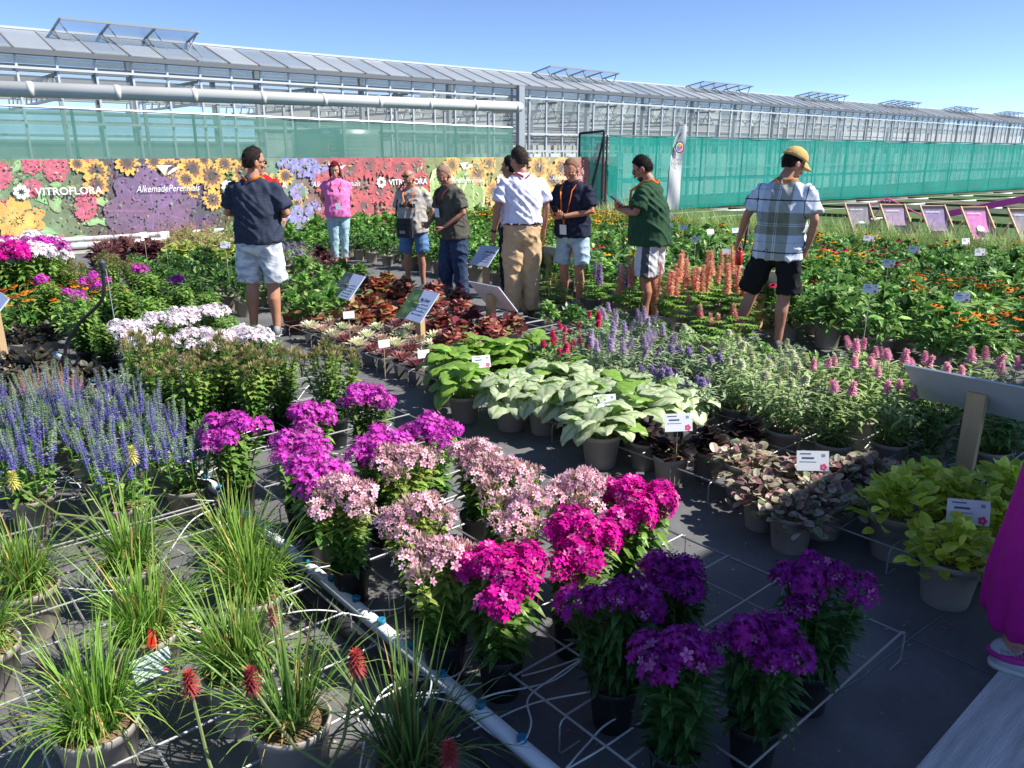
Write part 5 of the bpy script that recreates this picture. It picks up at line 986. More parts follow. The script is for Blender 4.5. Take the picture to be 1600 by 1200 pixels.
at(K_HOT, [(782, 872, .5), (900, 822, .5), (992, 782, .46)], .5, ['hot pink phlox on the pipe side of its row, large round heads', 'hot pink phlox in the middle of its row of three', 'hot pink phlox at the path edge behind the deep purple ones'], 'hot pink phlox on the rack', 1.0)
at(K_DRK, [(1065, 858, .5), (965, 925, .47), (1066, 1010, .47), (1195, 985, .45), (1285, 890, .5)], .5, ['deep purple phlox at the path side right beside the hot pink phlox', 'deep purple phlox on the pipe side in front of the hot pink one', 'deep purple phlox at the rack end on the pipe side', 'deep purple phlox in the middle of the rack end row', 'deep purple phlox at the rack corner beside the path'], 'deep purple phlox in the shade of the hall', .92)
at(K_BUD, [(262, 588), (350, 578), (440, 574), (515, 585), (305, 592), (395, 585), (225, 570)], .46, 'green phlox topped with brownish closed buds in front of the white phlox', 'budded phlox without open flowers', 1.12)
at(K_WHT, [(200, 500), (250, 495), (300, 512), (335, 478), (345, 515), (378, 508), (290, 480), (405, 520), (235, 520)], .5, 'phlox with white flower heads between the green bushes and budded phlox', 'white phlox', .9)
for Y in [6.9+.5*i for i in range(8)]:
    for X in (1.42, 1.9, 2.38):
        lil = Y < 9.5 and rnd.random() < .65
        p = (X+rnd.uniform(-.06, .06), Y+rnd.uniform(-.06, .06))
        if Y > 9.3: K_BUD.put(p, 'green phlox topped with brownish closed buds behind the lilac-flecked phlox', 'budded phlox at the far end of the rack', 1.0)
        elif lil and 7.6 < Y: K_GLF.put(p, 'leafy green phlox with only a few magenta flower heads', 'green phlox with few flowers', 1.0)
        else: K_GRN.put(p, 'leafy green phlox without flowers behind the white phlox', 'green phlox without flowers', 1.12)
for X, Y in [(1.42+.42*a, 5.35+.4*c) for a in range(3) for c in range(5)]:
    if not any((o.location.x-X)**2+(o.location.y-Y)**2 < .045 for o in C.objects if o.get('category') == 'plant'): K_GRN.put((X, Y), 'leafy green phlox filling the gaps around the white phlox', 'green phlox around the white phlox', .92)
# ---- far left
for i, (x, y, kd) in enumerate([(12, 372, 0), (45, 366, 1), (22, 384, 2), (62, 380, 1), (-10, 380, 1), (70, 372, 0), (38, 376, 0)]):
    p = G(x, y+6, .78); [K_LIL, K_WHT, K_HOT][kd].put((p.x, p.y), ['phlox with lilac flower heads in the tall group beside the banner foot', 'phlox with white flower heads in the tall group beside the banner foot', 'phlox with hot pink flower heads in the tall group beside the banner foot'][kd], 'tall phlox beside the banner foot', 1.5)
for i in range(14):
    p = (.95+.24*(i % 5)+rnd.uniform(-.05, .05)-.0*i, 8.3+.55*(i//5)+rnd.uniform(-.1, .1)); K_HEL.put(p, 'leafy plant with orange and rust daisy flowers beside the green phlox', 'orange daisies beside the phlox', .95)
for i in range(10): p = G(rnd.uniform(5, 95), rnd.uniform(398, 412), .25); K_PAL.put((p.x, p.y), 'pale grey-green bushy plant in front of the tall phlox', 'pale bushy plants', 1.0)
at(K_BRZ, [(30, 520), (70, 515), (20, 560), (60, 560), (100, 575), (25, 590), (75, 600), (130, 590)], .25, 'dark bronze-leaved plant behind the blue speedwells', 'bronze-leaved plants', .95)
at(K_VEP, [(55, 590), (95, 585)], .38, 'speedwell with pale pink flower spikes behind the blue ones', 'pink speedwells', .85)
for Y in (3.62, 4.0, 4.38, 4.76, 5.12):
    for X in (.12, .46, .78, 1.05):
        if (X > 1 and Y > 4.9) or (X < .7 and Y < 3.7): continue
        K_VER.put((X+rnd.uniform(-.03, .03)-.02*(Y-4), Y+rnd.uniform(-.03, .03)), 'speedwell with upright violet-blue flower spikes in taupe pot', 'blue speedwells on the left rack', 1.0)
# ---- torch lilies at the lower left
KNP = []; TLB = ['torch lily with dense upright leaves in a large taupe pot, lemon yellow flower above it', 'torch lily in a taupe pot with bare bark soil on one side', 'torch lily below the bright red flower, tube arching over its pot', 'torch lily whose pot carries the red tag', 'torch lily with dry leaf tips next to the irrigation pipe', 'dark green torch lily with the dark red flower', 'dark green torch lily touching the irrigation pipe, crimson flowers', 'torch lily in front of the blue speedwells with the pale yellow flower', 'torch lily with arching leaves reaching over the irrigation pipe', 'torch lily at the outer edge of the left rack']
kn = [(40, 915), (150, 1128), (372, 1042), (228, 985), (395, 925), (455, 1122), (640, 1190), (205, 880), (372, 868), (-30, 1010)]
for i, (x, y) in enumerate(kn):
    p = G(x, y, .2); KNP.append(V((p.x, p.y, 0))); (K_KN2 if i in (5, 6) else K_KNI).put((p.x, p.y), TLB[i], 'torch lilies on the left rack', 1.0)
def torch(seed, c0, c1, L=.045, r=.025):
    rr = random.Random(seed); b = MB()
    for k in range(80):
        t = (k+.5)/80; a = k*2.4; e = V((math.cos(a), math.sin(a), -.7+1.9*t)); leaf(b, V((0, 0, L*t)), e, r*(1.25-.35*t), .006, .3, jit(mixc(c0, c1, t), .2, rr), SHORT)
    return b.mesh('flower_head', PETAL)
TR = torch(1, lin('#a84a4c'), lin('#b84440')); TD = torch(2, lin('#7a2c34'), lin('#93363a')); TY = torch(3, lin('#e0d27a'), lin('#d8d060'), .05, .026); TF = torch(4, lin('#b07a6a'), lin('#a86060'), .04, .02)
for x, y, me, zb, c, nme in ((298, 1075, TR, .42, 0, 'bright red'), (393, 1072, TD, .5, 0, 'dark red'), (427, 970, TF, .45, 0, 'faded pink'), (557, 1045, TR, .55, 0, 'round crimson'), (702, 1188, TR, .42, 0, 'small crimson'), (208, 717, TY, .5, 0, 'pale yellow'), (22, 757, TY, .46, 0, 'lemon yellow')):
    p = G(x, y, zb); g = thing('torch_lily_flower', '%s torch lily flower on a tall bare stalk' % nme, 'flower', (p.x, p.y, 0), rnd.random()*6, 'torch lily flowers'); q_ = min(KNP, key=lambda o: (o-V((p.x, p.y, 0))).length)-V((p.x, p.y, 0)); b = MB(); b.tube([q_*.9+V((0, 0, .18)), q_*.35+V((0, 0, zb*.62)), (0, 0, zb)], [.005, .0045, .004], 6, col=lin('#7f8a58')); link('stalk', b.mesh('stalk', LEAF), g); link('flower_head', me, g, T(0, 0, zb))
# ---- right bed along the path
i = 0
for r_, X in enumerate((3.22, 3.44, 3.66, 3.88, 4.1)):
    for Y in [4.62+.225*k for k in range(10)]:
        q = PXY((X, Y, .15)); i += 1
        if q[0] > 742 or (X > 3.8 and Y < 5.0): continue
        K_SEM[(i*7+r_*3+int(Y*3)) % 5].put((X+rnd.uniform(-.015, .015), Y), ['pale green houseleek rosette in square grey pot', 'wine red houseleek rosette in square grey pot', 'olive and rose houseleek rosette in square grey pot', 'dark purple houseleek rosette in square grey pot', 'cream tipped houseleek rosette in square grey pot'][(i*7+r_*3+int(Y*3)) % 5], 'houseleeks along the path', 1.05)
at(K_HOR, [(575, 470), (600, 485), (620, 458), (640, 480), (560, 490), (590, 448), (660, 465)], .24, 'coral bells with orange leaves behind the houseleeks', 'orange coral bells', 1.0)
at(K_HRD, [(690, 500), (715, 515), (740, 500), (765, 515), (700, 535), (730, 540), (800, 505), (680, 470), (720, 480)], .24, 'coral bells with wine red leaves around the sign posts', 'red coral bells', 1.0)
for X in (4.65, 5.0):
    for Y in (6.7, 7.2, 7.7, 8.2, 8.7, 9.2):
        if not any((o.x-X)**2+(o.y-Y)**2 < .12 for o in (po, pa, pwh, pn)): (K_HRD if Y < 7.6 else K_HOR if Y < 8.4 else K_GRM).put((X+rnd.uniform(-.05, .05), Y), 'coral bells with wine red leaves along the aisle edge' if Y < 7.6 else 'coral bells with orange leaves along the aisle edge' if Y < 8.4 else 'fresh green leafy plant along the aisle edge', 'low plants along the aisle edge', .95)
at(K_HLI, [(688, 462), (715, 455)], .24, 'coral bells with yellow-green leaves at the feet of the man in olive', 'yellow-green coral bells at the aisle', .7)
at(K_HOS, [(470, 440), (505, 445), (455, 470), (490, 475), (520, 465), (540, 440), (475, 415)], .3, 'lush plant with long glossy green leaves in terracotta pot', 'long-leaved plants by the path', 1.05)
at(K_HPU, [(480, 408), (510, 405), (535, 415), (505, 420), (470, 398), (500, 395)], .22, 'low coral bells with dusky purple leaves near the woman in pink', 'purple coral bells near the woman', .9)
at(K_BRG, [(705, 572), (745, 560), (790, 555), (835, 552), (725, 595)], .28, 'brunnera with big plain green heart-shaped leaves', 'green brunneras', 1.15)
at(K_BRS, [(798, 610), (850, 615), (900, 590), (915, 622), (940, 660), (1000, 640), (1062, 622), (860, 590), (980, 612)], .26, 'brunnera with big silvery heart-shaped leaves', 'silver brunneras', 1.12)
at(K_HDK, [(1050, 690), (1110, 682), (1165, 662), (1010, 668)], .24, ['black ruffled coral bells right under the white card', 'black ruffled coral bells behind the one with the card', 'black ruffled coral bells beside the mottled bugles', 'small black coral bells tucked against the silver brunnera'], 'black coral bells', .95)
at(K_AJU, [(1165, 715), (1195, 760), (1240, 790), (1255, 735), (1290, 770), (1320, 735), (1360, 728)], .21, 'bugle with mottled cream and plum leaves in taupe pot', 'mottled bugles', 1.05)
at(K_LIM, [(1405, 790), (1445, 758), (1490, 855), (1500, 785), (1560, 820), (1580, 770)], .24, ['lime green leafy plant beside the mottled bugles', 'lime green leafy plant under the white tube loops', 'lime green leafy plant at the path edge below the white card', 'lime green leafy plant behind the white card', 'lime green leafy plant between the card and the magenta dress', 'lime green leafy plant next to the magenta dress, farthest from the path'], 'lime green bugles', 1.2)
at(K_BLI, [(925, 545), (965, 525), (1000, 555), (960, 560), (1030, 540)], .38, 'butterfly bush with lilac flower cones and silvery leaves', 'lilac butterfly bushes', 1.05)
at(K_BCR, [(862, 535), (890, 515), (930, 505), (880, 550), (910, 535)], .4, 'butterfly bush with crimson flower cones beside the aisle', 'crimson butterfly bushes', .92)
at(K_BPU, [(1045, 590), (1080, 560), (1095, 605), (1120, 570), (1060, 560), (1020, 585)], .34, 'butterfly bush with small violet flower cones', 'violet butterfly bushes', 1.0)
at(K_BGR, [(1150, 590), (1200, 605), (1180, 575), (1240, 585), (1230, 625), (1145, 560)], .36, 'butterfly bush with cream flower cones and grey-green leaves', 'cream butterfly bushes', 1.05)
at(K_BPK, [(1290, 590), (1310, 630), (1350, 600), (1390, 590), (1370, 575), (1440, 590), (1480, 600), (1530, 590), (1580, 600), (1330, 570), (1400, 630), (1560, 640)], .4, 'butterfly bush with pink flower cones and pale green leaves', 'pink butterfly bushes', 1.05)
for x, y in ((1450, 690), (1560, 690), (1610, 660)): p = G(x, y, .2); K_DKG.put((p.x, p.y), 'dark leafy plant in the shade behind the big white board', 'dark plants behind the board', .9)
for i in range(8):
    Y = 1.5+i*.42; X = 4.75+rnd.uniform(-.08, .08)
    for X in (4.5, 4.93):
        if any((o.location.x-X)**2+(o.location.y-Y)**2 < .07 for o in C.objects if o.get('category') in ('plant', 'person', 'sign')): continue
        q = PXY((X, Y, .3))
        if q[0] > 1640: continue
        kd, lb, gp = (K_BPK, 'butterfly bush with pink flower cones at the aisle edge', 'pink butterfly bushes at the aisle') if Y < 2.7 else (K_BGR, 'butterfly bush with cream flower cones at the aisle edge', 'cream butterfly bushes at the aisle') if Y < 3.8 else (K_BLI, 'butterfly bush with lilac flower cones at the aisle edge', 'lilac butterfly bushes at the aisle') if Y < 4.9 else (K_BCR, 'butterfly bush with crimson flower cones at the aisle edge', 'crimson butterfly bushes at the aisle')
        kd.put((X, Y), lb, gp, .92)
for i in range(14):
    for X in (5.35, 5.75):
        Y = 1.7+i*.36+rnd.uniform(-.06, .06); kd = (K_CGR, K_DKG, K_PAL)[(i*3+int(X*4)) % 3]
        if PXY((X, Y, .2))[0] > 1640 or any((o-V((X, Y, 0))).length < .3 for o in (pp, pg, pn, pwh)): continue
        kd.put((X, Y), ['low leafy green coneflower at the aisle edge', 'low dark green plant at the aisle edge', 'low pale bushy plant at the aisle edge'][(i*3+int(X*4)) % 3], 'low plants in front of the aisle', .68)
# ---- beyond the aisle
at(K_LOR, [(1062, 425), (1085, 435), (1112, 425), (1135, 415), (1150, 440), (1045, 440), (985, 430)], .52, 'lupin with salmon orange flower spikes beside the aisle', 'salmon lupins', 1.15)
at(K_LPU, [(930, 420), (968, 425)], .5, 'lupin with purple flower spikes behind the man in navy polo', 'purple lupins', 1.1)
at(K_LPK, [(1085, 482), (1150, 490), (1110, 495), (1165, 470)], .36, 'lupin with short pink flower spikes in front of the salmon lupins', 'pink lupins', 1.0)
at(K_LYE, [(855, 430), (870, 440)], .4, 'lupin with pale yellow flower spikes beside the man in beige trousers', 'yellow lupins', 1.0)
cnt = {}
taken = [o.location.copy() for o in C.objects if o.get('category') in ('plant', 'person')]
for ix in range(16):
    for iy in range(28):
        X = 6.7+ix*.435+rnd.uniform(-.07, .07); Y = .7+iy*.43+rnd.uniform(-.07, .07); q = PXY((X, Y, .35))
        if q[0] > 1650 or q[0] < 640: continue
        if any((o.x-X)**2+(o.y-Y)**2 < .085 for o in taken): continue
        x, y = q; r = rnd.random(); sc = 1.08
        if 9.4 < Y: kd, lb, gp = (K_CYM, 'coneflower crowded with golden yellow daisies in front of the banner', 'golden coneflowers by the banner') if (X > 9.5 and r < .7) else (K_GRM, 'bushy plant with fresh green oval leaves in front of the banner', 'fresh green plants by the banner')
        elif x < 800: kd, lb, gp = K_GRM, 'bushy plant with fresh green oval leaves behind the aisle', 'fresh green plants behind the aisle'
        elif X > 11.6: kd, lb, gp = (K_CYE, 'coneflower with a few yellow daisies before the sedge strip', 'yellow coneflowers before the sedges') if r < .12 else (K_CGR, 'leafy green coneflower without flowers before the sedge strip', 'green coneflowers before the sedges')
        elif x > 1400 and y > 450 and X < 8.9 and r < .5: kd, lb, gp = K_COR, 'coneflower covered with orange daisies near the white plant cards', 'orange coneflowers'; sc = 1.0
        elif X < 7.6 and x > 1280: kd, lb, gp = (K_CRO, 'low coneflower with rust red daisies behind the pink butterfly bushes', 'rust red coneflowers') if r < .35 else (K_CGR, 'leafy green coneflower without flowers behind the butterfly bushes', 'green coneflowers behind the butterfly bushes')
        elif 1240 < x < 1400 and y < 450 and X < 10: kd, lb, gp = (K_CRD, 'coneflower with crimson daisies beside the man in plaid', 'crimson coneflowers') if r < .4 else (K_CYE, 'coneflower with a few yellow daisies beside the crimson ones', 'yellow coneflowers among the crimson')
        elif r < .12: kd, lb, gp = K_CYE, 'coneflower with a few yellow daisies in the wide bed', 'yellow coneflowers in the wide bed'
        elif r < .17: kd, lb, gp = K_CRD, 'coneflower with a few crimson daisies in the wide bed', 'crimson coneflowers in the wide bed'
        elif r < .62: kd, lb, gp = K_DKG, 'dark green bushy plant without flowers in the wide bed', 'dark green plants in the wide bed'
        else: kd, lb, gp = K_CGR, 'leafy green coneflower without flowers in the wide bed', 'green coneflowers in the wide bed'
        kd.put((X, Y), lb, gp, sc*(rnd.uniform(1.0, 1.22) if X < 11.6 else .82))
# sedge strip and reeds
for iy in range(26):
    for ix in range(3):
        X = 13.5+ix*.42+rnd.uniform(-.1, .1); Y = 3.2+iy*.42+rnd.uniform(-.1, .1); q = PXY((X, Y, .3))
        if q[0] < 1640: K_CAR.put((X, Y), 'wispy sedge grass in the strip before the deck chairs', 'sedge strip', 1.45)
for x, y in ((825, 345), (838, 350), (975, 350), (990, 345), (960, 352), (1000, 352)): p = G(x, y, .3); K_MIS.put((p.x, p.y), 'tall upright reed grass in front of the banner end', 'reed grasses', 1.3)
# mid left behind the man in camouflage
for X, Y in [(2.75+.46*i, 8.2+.5*k) for i in range(3) for k in range(6)]:
    if X < 3.0 and Y < 8.0: continue
    K_DKG.put((X+rnd.uniform(-.06, .06), Y+rnd.uniform(-.06, .06)), 'dark green bushy plant beside the man in camouflage shorts', 'dark green plants at the path end', 1.15)
for i in range(16): p = G(rnd.uniform(150, 260), rnd.uniform(382, 404), .3); K_HPU.put((p.x, p.y), 'coral bells with dark plum leaves and feathery stalks before the banner', 'plum coral bells before the banner', 1.25)
for i in range(18): p = G(rnd.uniform(260, 372), rnd.uniform(372, 410), .35); K_HLI.put((p.x, p.y), 'coral bells with yellow-green leaves and pinkish stalks before the banner', 'yellow-green coral bells before the banner', 1.4)
for i in range(6):
    for k in range(6):
        X = 4.6+.52*i+rnd.uniform(-.1, .1); Y = 11.6+.55*k+rnd.uniform(-.1, .1); K_GRM.put((X, Y), 'bushy plant with fresh green oval leaves behind the woman in pink', 'fresh green plants behind the woman', 1.15)
for i in range(6):
    for k in range(5):
        X = 6.55+.5*i+rnd.uniform(-.06, .06); Y = 9.6+.5*k; q = PXY((X, Y, .3))
        if q[0] < 660 and (X-pw.x)**2+(Y-pw.y)**2 > .3: K_DKG.put((X, Y), 'dark green bushy plant between the woman and the man in grey', 'dark green plants by the woman', 1.05)
for i in range(26):
    X = 6.9+(i % 13)*.52+rnd.uniform(-.1, .1); Y = 13.2+.6*(i//13)+rnd.uniform(-.1, .1); K_GRM.put((X, Y), 'tall bushy plant with fresh green leaves close to the banner foot', 'tall green plants at the banner foot', 1.5)
for i in range(8): p = G(rnd.uniform(440, 475), rnd.uniform(378, 400), .4); K_BPU.put((p.x, p.y), 'small violet-flowered plant between the path and the woman in pink', 'violet plants near the woman', 1.0)

# ================================================================ racks, tubes, pipe, cards, signs
ROD = mat('rack_wire', (.38, .38, .375), .45, metal=.4, var=.15, vscale=6); RODM = {}
def rack(x0, y0, nx, ny, cell, label, group, hoops=True, h=.125):
    g = thing('wire_rack', label, 'rack', (x0, y0, 0), 0, group); key = (nx, ny, cell)
    if key not in RODM:
        b = MB()
        for i in range(nx+1): b.tube([(i*cell, 0, h), (i*cell, ny*cell, h)], .0042, 5)
        rm = b.mesh('long_wires', ROD); b = MB()
        for k in range(ny+1): b.tube([(0, k*cell, h+.006), (nx*cell, k*cell, h+.006)], .0042, 5)
        cmh = b.mesh('cross_wires', ROD); b = MB(); b.tube([(.0, 0, h), (-.02, 0, h-.004), (-.028, 0, h-.02), (-.028, 0, .012), (-.02, .0, .004), (.06, 0, .004)], .0034, 5); lg = b.mesh('leg', ROD)
        b = MB(); b.tube([(0, 0, h), (-.04, 0, h), (-.05, 0, h-.01), (-.05, 0, .01), (-.04, 0, .004), (.0, .11, .004)], .0034, 5); RODM[key] = (rm, cmh, lg)
    rm, cmh, lg = RODM[key]; link('long_wires', rm, g); link('cross_wires', cmh, g)
    for k in range(0, ny+1, 2): link('leg', lg, g, T(0, k*cell, 0)); link('leg', lg, g, T(nx*cell, k*cell, 0) @ M.Rotation(PI, 4, 'Z'))
    return g
for k in range(6): rack(1.36, .86+k*1.9, 5, 8, .234, 'grey wire rack holding the phlox pots above the ground fabric', 'wire racks under the phlox')
for k in range(3): rack(-.08, 1.75+k*1.72, 5, 7, .24, 'grey wire rack holding the torch lily and speedwell pots', 'wire racks left of the pipe')
for k in range(4): rack(3.12, .7+k*1.6, 9, 7, .226, 'grey wire rack along the path edge under the right bed', 'wire racks under the right bed')
# irrigation pipe with caps
px0 = 1.235; pg_ = thing('irrigation_pipe', 'white irrigation pipe with blue-green caps lying between the racks', 'pipe', (px0, 0.5, 0))
b = MB(); b.tube([(0, 0, .045), (.005, 3, .04), (-.005, 6, .045), (0, 11, .04)], .026, 14); link('pipe', b.mesh('pipe', mat('pvc_white', (.74, .76, .78), .35, spec=.5, var=.06, vscale=5), True), pg_)
b = MB(); b.lathe([(.012, 0), (.0125, .012), (.017, .013), (.017, .022), (.012, .024), (.006, .021)], 12); capm = b.mesh('cap', mat('cap_teal', (.01, .30, .36), .4, var=.5, vscale=.9, col2=(.02, .12, .4)), True)
for k in range(46): link('cap', capm, pg_, T(.004*math.sin(k), .3+k*.195, .065) @ M.Rotation(rnd.uniform(-.5, .5), 4, 'Y'))
b = MB(); b.tube([(px0-.085, .4, .03), (px0-.09, 6, .03)], .028, 12); link('hose', b.mesh('hose', mat('black_hose', (.02, .02, .022), .5), True), label='black hose lying next to the white irrigation pipe', cat='hose')
# white drip tubes
TUBE = mat('drip_tube', (.72, .73, .72), .4, spec=.4)
def bez(pts, n=9):                       # smooth curve through points
    out = []; P_ = [V(p) for p in pts]; P_ = [P_[0]*2-P_[1]]+P_+[P_[-1]*2-P_[-2]]
    for i in range(1, len(P_)-2):
        for k in range(n):
            t = k/n; a, b_, c, d = P_[i-1:i+3]; out.append(.5*((2*b_)+(c-a)*t+(2*a-5*b_+4*c-d)*t*t+(3*b_-a-3*c+d)*t**3))
    out.append(P_[-2]); return out
def tube(pts, label, group, r=.003):
    q = bez(pts)
    for v in q: v.z = max(v.z, r+.001)
    b = MB(); b.tube(q, r, 6); link('drip_tube', b.mesh('drip_tube', TUBE, True), label=label, cat='tube', group=group)
for pts in ([(705, 1080), (640, 1085), (820, 1055), (930, 1020)], [(745, 1125), (735, 1105), (770, 1085), (860, 1065), (910, 1030), (925, 1015)], [(735, 1120), (780, 1155), (815, 1160), (830, 1130), (826, 1090), (870, 1055), (915, 1025)], [(675, 1165), (740, 1140), (830, 1100), (925, 1080)], [(885, 1200), (920, 1160), (950, 1130), (1010, 1100)], [(880, 1205), (940, 1170), (1000, 1130), (1040, 1110)], [(560, 965), (575, 955), (625, 950), (650, 930), (655, 925)], [(640, 1065), (660, 1040), (700, 1000), (735, 968)], [(600, 1025), (680, 1035), (720, 1020), (745, 1010)], [(640, 1050), (690, 1060), (720, 1050), (745, 1020)], [(450, 895), (540, 880), (600, 870), (625, 840)], [(560, 880), (610, 860), (622, 830), (612, 805)]):
    tube([G(x, y, .02+.07*rnd.random()) for x, y in pts], 'white drip tube looping from the irrigation pipe to the phlox pots', 'drip tubes to the phlox')
for k in range(20):
    y = 1.6+k*.21+rnd.uniform(-.03, .03); tx = rnd.choice((.1, .35, .55, .8, .95)); a = V((px0, y, .062)); e = V((tx, y+rnd.uniform(-.5, .5), .17)); m1 = a.lerp(e, .3)+V((0, rnd.uniform(-.2, .2), .05)); m2 = a.lerp(e, .7)+V((0, rnd.uniform(-.3, .3), rnd.uniform(-.09, .05)))
    pts = [a, m1, m2]
    if rnd.random() < .45: c = m2+V((-.05, .06, 0)); pts += [c+V((-.07, .05, .0)), c+V((-.1, -.06, .01)), c+V((0, -.1, .0))]
    tube(pts+[e], 'white drip tube running from the irrigation pipe to the left rack', 'drip tubes to the left rack')
for k in range(12):
    y = 2.9+k*.36; e = V((rnd.choice((1.5, 1.95, 2.3)), y+rnd.uniform(-.4, .4), .16)); a = V((px0, y, .062)); tube([a, a.lerp(e, .35)+V((0, rnd.uniform(-.15, .15), .06)), a.lerp(e, .75)+V((0, rnd.uniform(-.2, .2), -.08)), e], 'white drip tube running under the far phlox', 'drip tubes under the far phlox')
for pts in ([(1330, 720), (1360, 690), (1375, 660), (1340, 640)], [(1360, 700), (1400, 660), (1420, 670), (1410, 710)], [(1480, 745), (1470, 730), (1520, 722), (1550, 735), (1540, 765)], [(1500, 755), (1510, 735), (1545, 728), (1590, 735)], [(990, 640), (1010, 620), (1040, 630)], [(1130, 690), (1150, 660), (1160, 640)]):
    tube([G(x, y, .03+.1*rnd.random()) for x, y in pts], 'white drip tube looping over the right bed rack', 'drip tubes on the right bed')
# ---- sprinkler risers
def riser(x, y, zt, bx, by, label):
    f = G(bx, by, .02); zt = ZAT(f, y); b = MB(); g = thing('sprinkler', label, 'sprinkler', (f.x, f.y, 0)); d = rt*((x-PXY((f.x, f.y, zt))[0])/FPX*V((f.x, f.y, zt-CAM_H)).dot(fw))
    b.tube(bez([(0, 0, .0), (0, 0, zt*.28), d*.35+V((0, 0, zt*.5)), d*.9+V((0, 0, zt*.72)), d+V((0, 0, zt))], 6), .014, 8); link('riser', b.mesh('riser', mat('black_hose')), g)
    b = MB(); b.lathe([(.014, -.05), (.016, -.03), (.024, -.01), (.026, .01), (.03, .02), (.03, .03), (.012, .036), (.012, .05)], 12); link('nozzle', b.mesh('nozzle', mat('nozzle', (.05, .06, .075), .5), True), g, M.Translation(d+V((0, 0, zt))))
    b = MB(); b.tube([d+V((.02, 0, zt-.03)), d*.75+V((.1, -.1, 0))], .004, 6); link('stake', b.mesh('stake', STEEL), g)
riser(160, 415, .72, 110, 590, 'black bent sprinkler riser with stake beside the green phlox')
riser(1168, 348, .95, 1140, 470, 'black bent sprinkler riser left of the man in plaid')
riser(586, 322, 1.0, 566, 372, 'black bent sprinkler riser between the woman and the man in grey')
# ---- plant cards
CARD = mat('card', (.74, .77, .8), .45, var=.04); STK = mat('cane', (.55, .47, .3), .7); SEQ = [0]
def card(x, y, z, label, face=200, s=1.0, prn=True, tilt=18):
    p = G(x, y, z); g = thing('plant_card', label, 'plant card', (p.x, p.y, 0)); vd = V((p.x, p.y, 0)).normalized(); a = math.atan2(vd.y, vd.x)-PI/2+R(face-180); g.rotation_euler.z = a
    b = MB(); b.tube([(0, .006, 0), (0, .004, z)], .0028, 5); link('stick', b.mesh('stick', STK), g); rx = M.Rotation(R(-tilt), 4, 'X'); mx = T(0, 0, z) @ rx
    b = MB(); b.box((0, 0, 0), (.135*s, .002, .085*s)); link('card_sheet', b.mesh('card_sheet', CARD), g, mx)
    if prn:
        b = MB(); gr = lin('#4a5a78'); pk = lin('#d0507c')
        b.box((-.02*s, -.0016, .012*s), (.05*s, .0008, .007*s), col=gr); b.box((.045*s, -.0016, .024*s), (.014*s, .0008, .012*s), col=lin('#8a94a8')); b.box((-.03*s, -.0016, .03*s), (.045*s, .0008, .004*s), col=gr); b.box((-.02*s, -.0016, -.004*s), (.07*s, .0008, .003*s), col=lin('#8a94a8'))
        for q in range(5): b.ball(((.045+.009*math.cos(q*1.26))*s, -.0016, (-.026+.009*math.sin(q*1.26))*s), (.007*s, .0006, .007*s), 8, 4, col=pk)
        link('card_print', b.mesh('card_print', PRINT), g, mx)
for x, y, z, lb, s in ((945, 628, .36, 'white plant card standing among the silver brunneras', 1), (1060, 660, .38, 'white plant card standing beside the black coral bells', 1.1), (1270, 720, .34, 'white plant card standing in the mottled bugles', 1.1), (1513, 800, .36, 'white plant card standing in the lime green bugles', 1.15), (752, 565, .33, 'white plant card standing in the green brunneras', 1)): card(x, y, z, lb, s=s)
CL = ['white card beside the man in plaid, above the crimson coneflowers', 'white card on a leaning cane right of the black shorts', 'white card at the edge of the orange coneflowers', 'white card in front of the violet deck chair', 'white card in front of the pink deck chair', 'tilted white card just below the pink deck chair', 'white card in the sedges below the first deck chair', 'white card behind the salmon lupins', 'white card right of the man in green, low in the leaves', 'white card at the elbow of the man in green', 'white card between the man in green and the bent sprinkler', 'white card just left of the bent sprinkler by the plaid shirt', 'white card above the salmon lupins near the red flask', 'white card at the feather flag foot', 'small blank card among the wine red houseleeks', 'small blank card below the large succulent board', 'small blank card at the long-leaved plants', 'white card in the plum coral bells before the banner', 'white card beside the feathery stalks before the banner', 'white card at the elbow of the man in camouflage shorts', 'white card between the men in navy and green']
for i, (x, y, z) in enumerate(((1388, 411, .72), (1360, 451, .66), (1503, 464, .62), (1428, 390, .74), (1531, 394, .74), (1509, 377, .7), (1357, 372, .7), (1087, 374, .62), (1068, 355, .66), (1045, 352, .66), (1110, 362, .66), (1150, 360, .66), (1135, 393, .6), (1047, 337, .7), (600, 537, .3), (662, 553, .3), (545, 492, .45), (225, 367, .7), (257, 366, .72), (352, 383, .7), (1000, 382, .66))):
    card(x, y, z, CL[i], face=rnd.uniform(150, 225), s=.7 if z < .5 else .85, prn=z > .6, tilt=rnd.uniform(5, 35))
CARD = mat('card_green', (.42, .52, .5), .45)
card(238, 1040, .22, 'pale blue-green plant card hanging on a torch lily pot', 195, .85, True, 30)
b = MB(); p = G(238, 998, .24); b.box((0, 0, 0), (.028, .002, .06)); o = link('red_tag', b.mesh('red_tag', mat('red_tag', (.7, .04, .02), .45)), label='small bright red tag stuck in a torch lily pot', cat='tag'); o.location = p; o.rotation_euler = (R(-20), .1, R(-35))
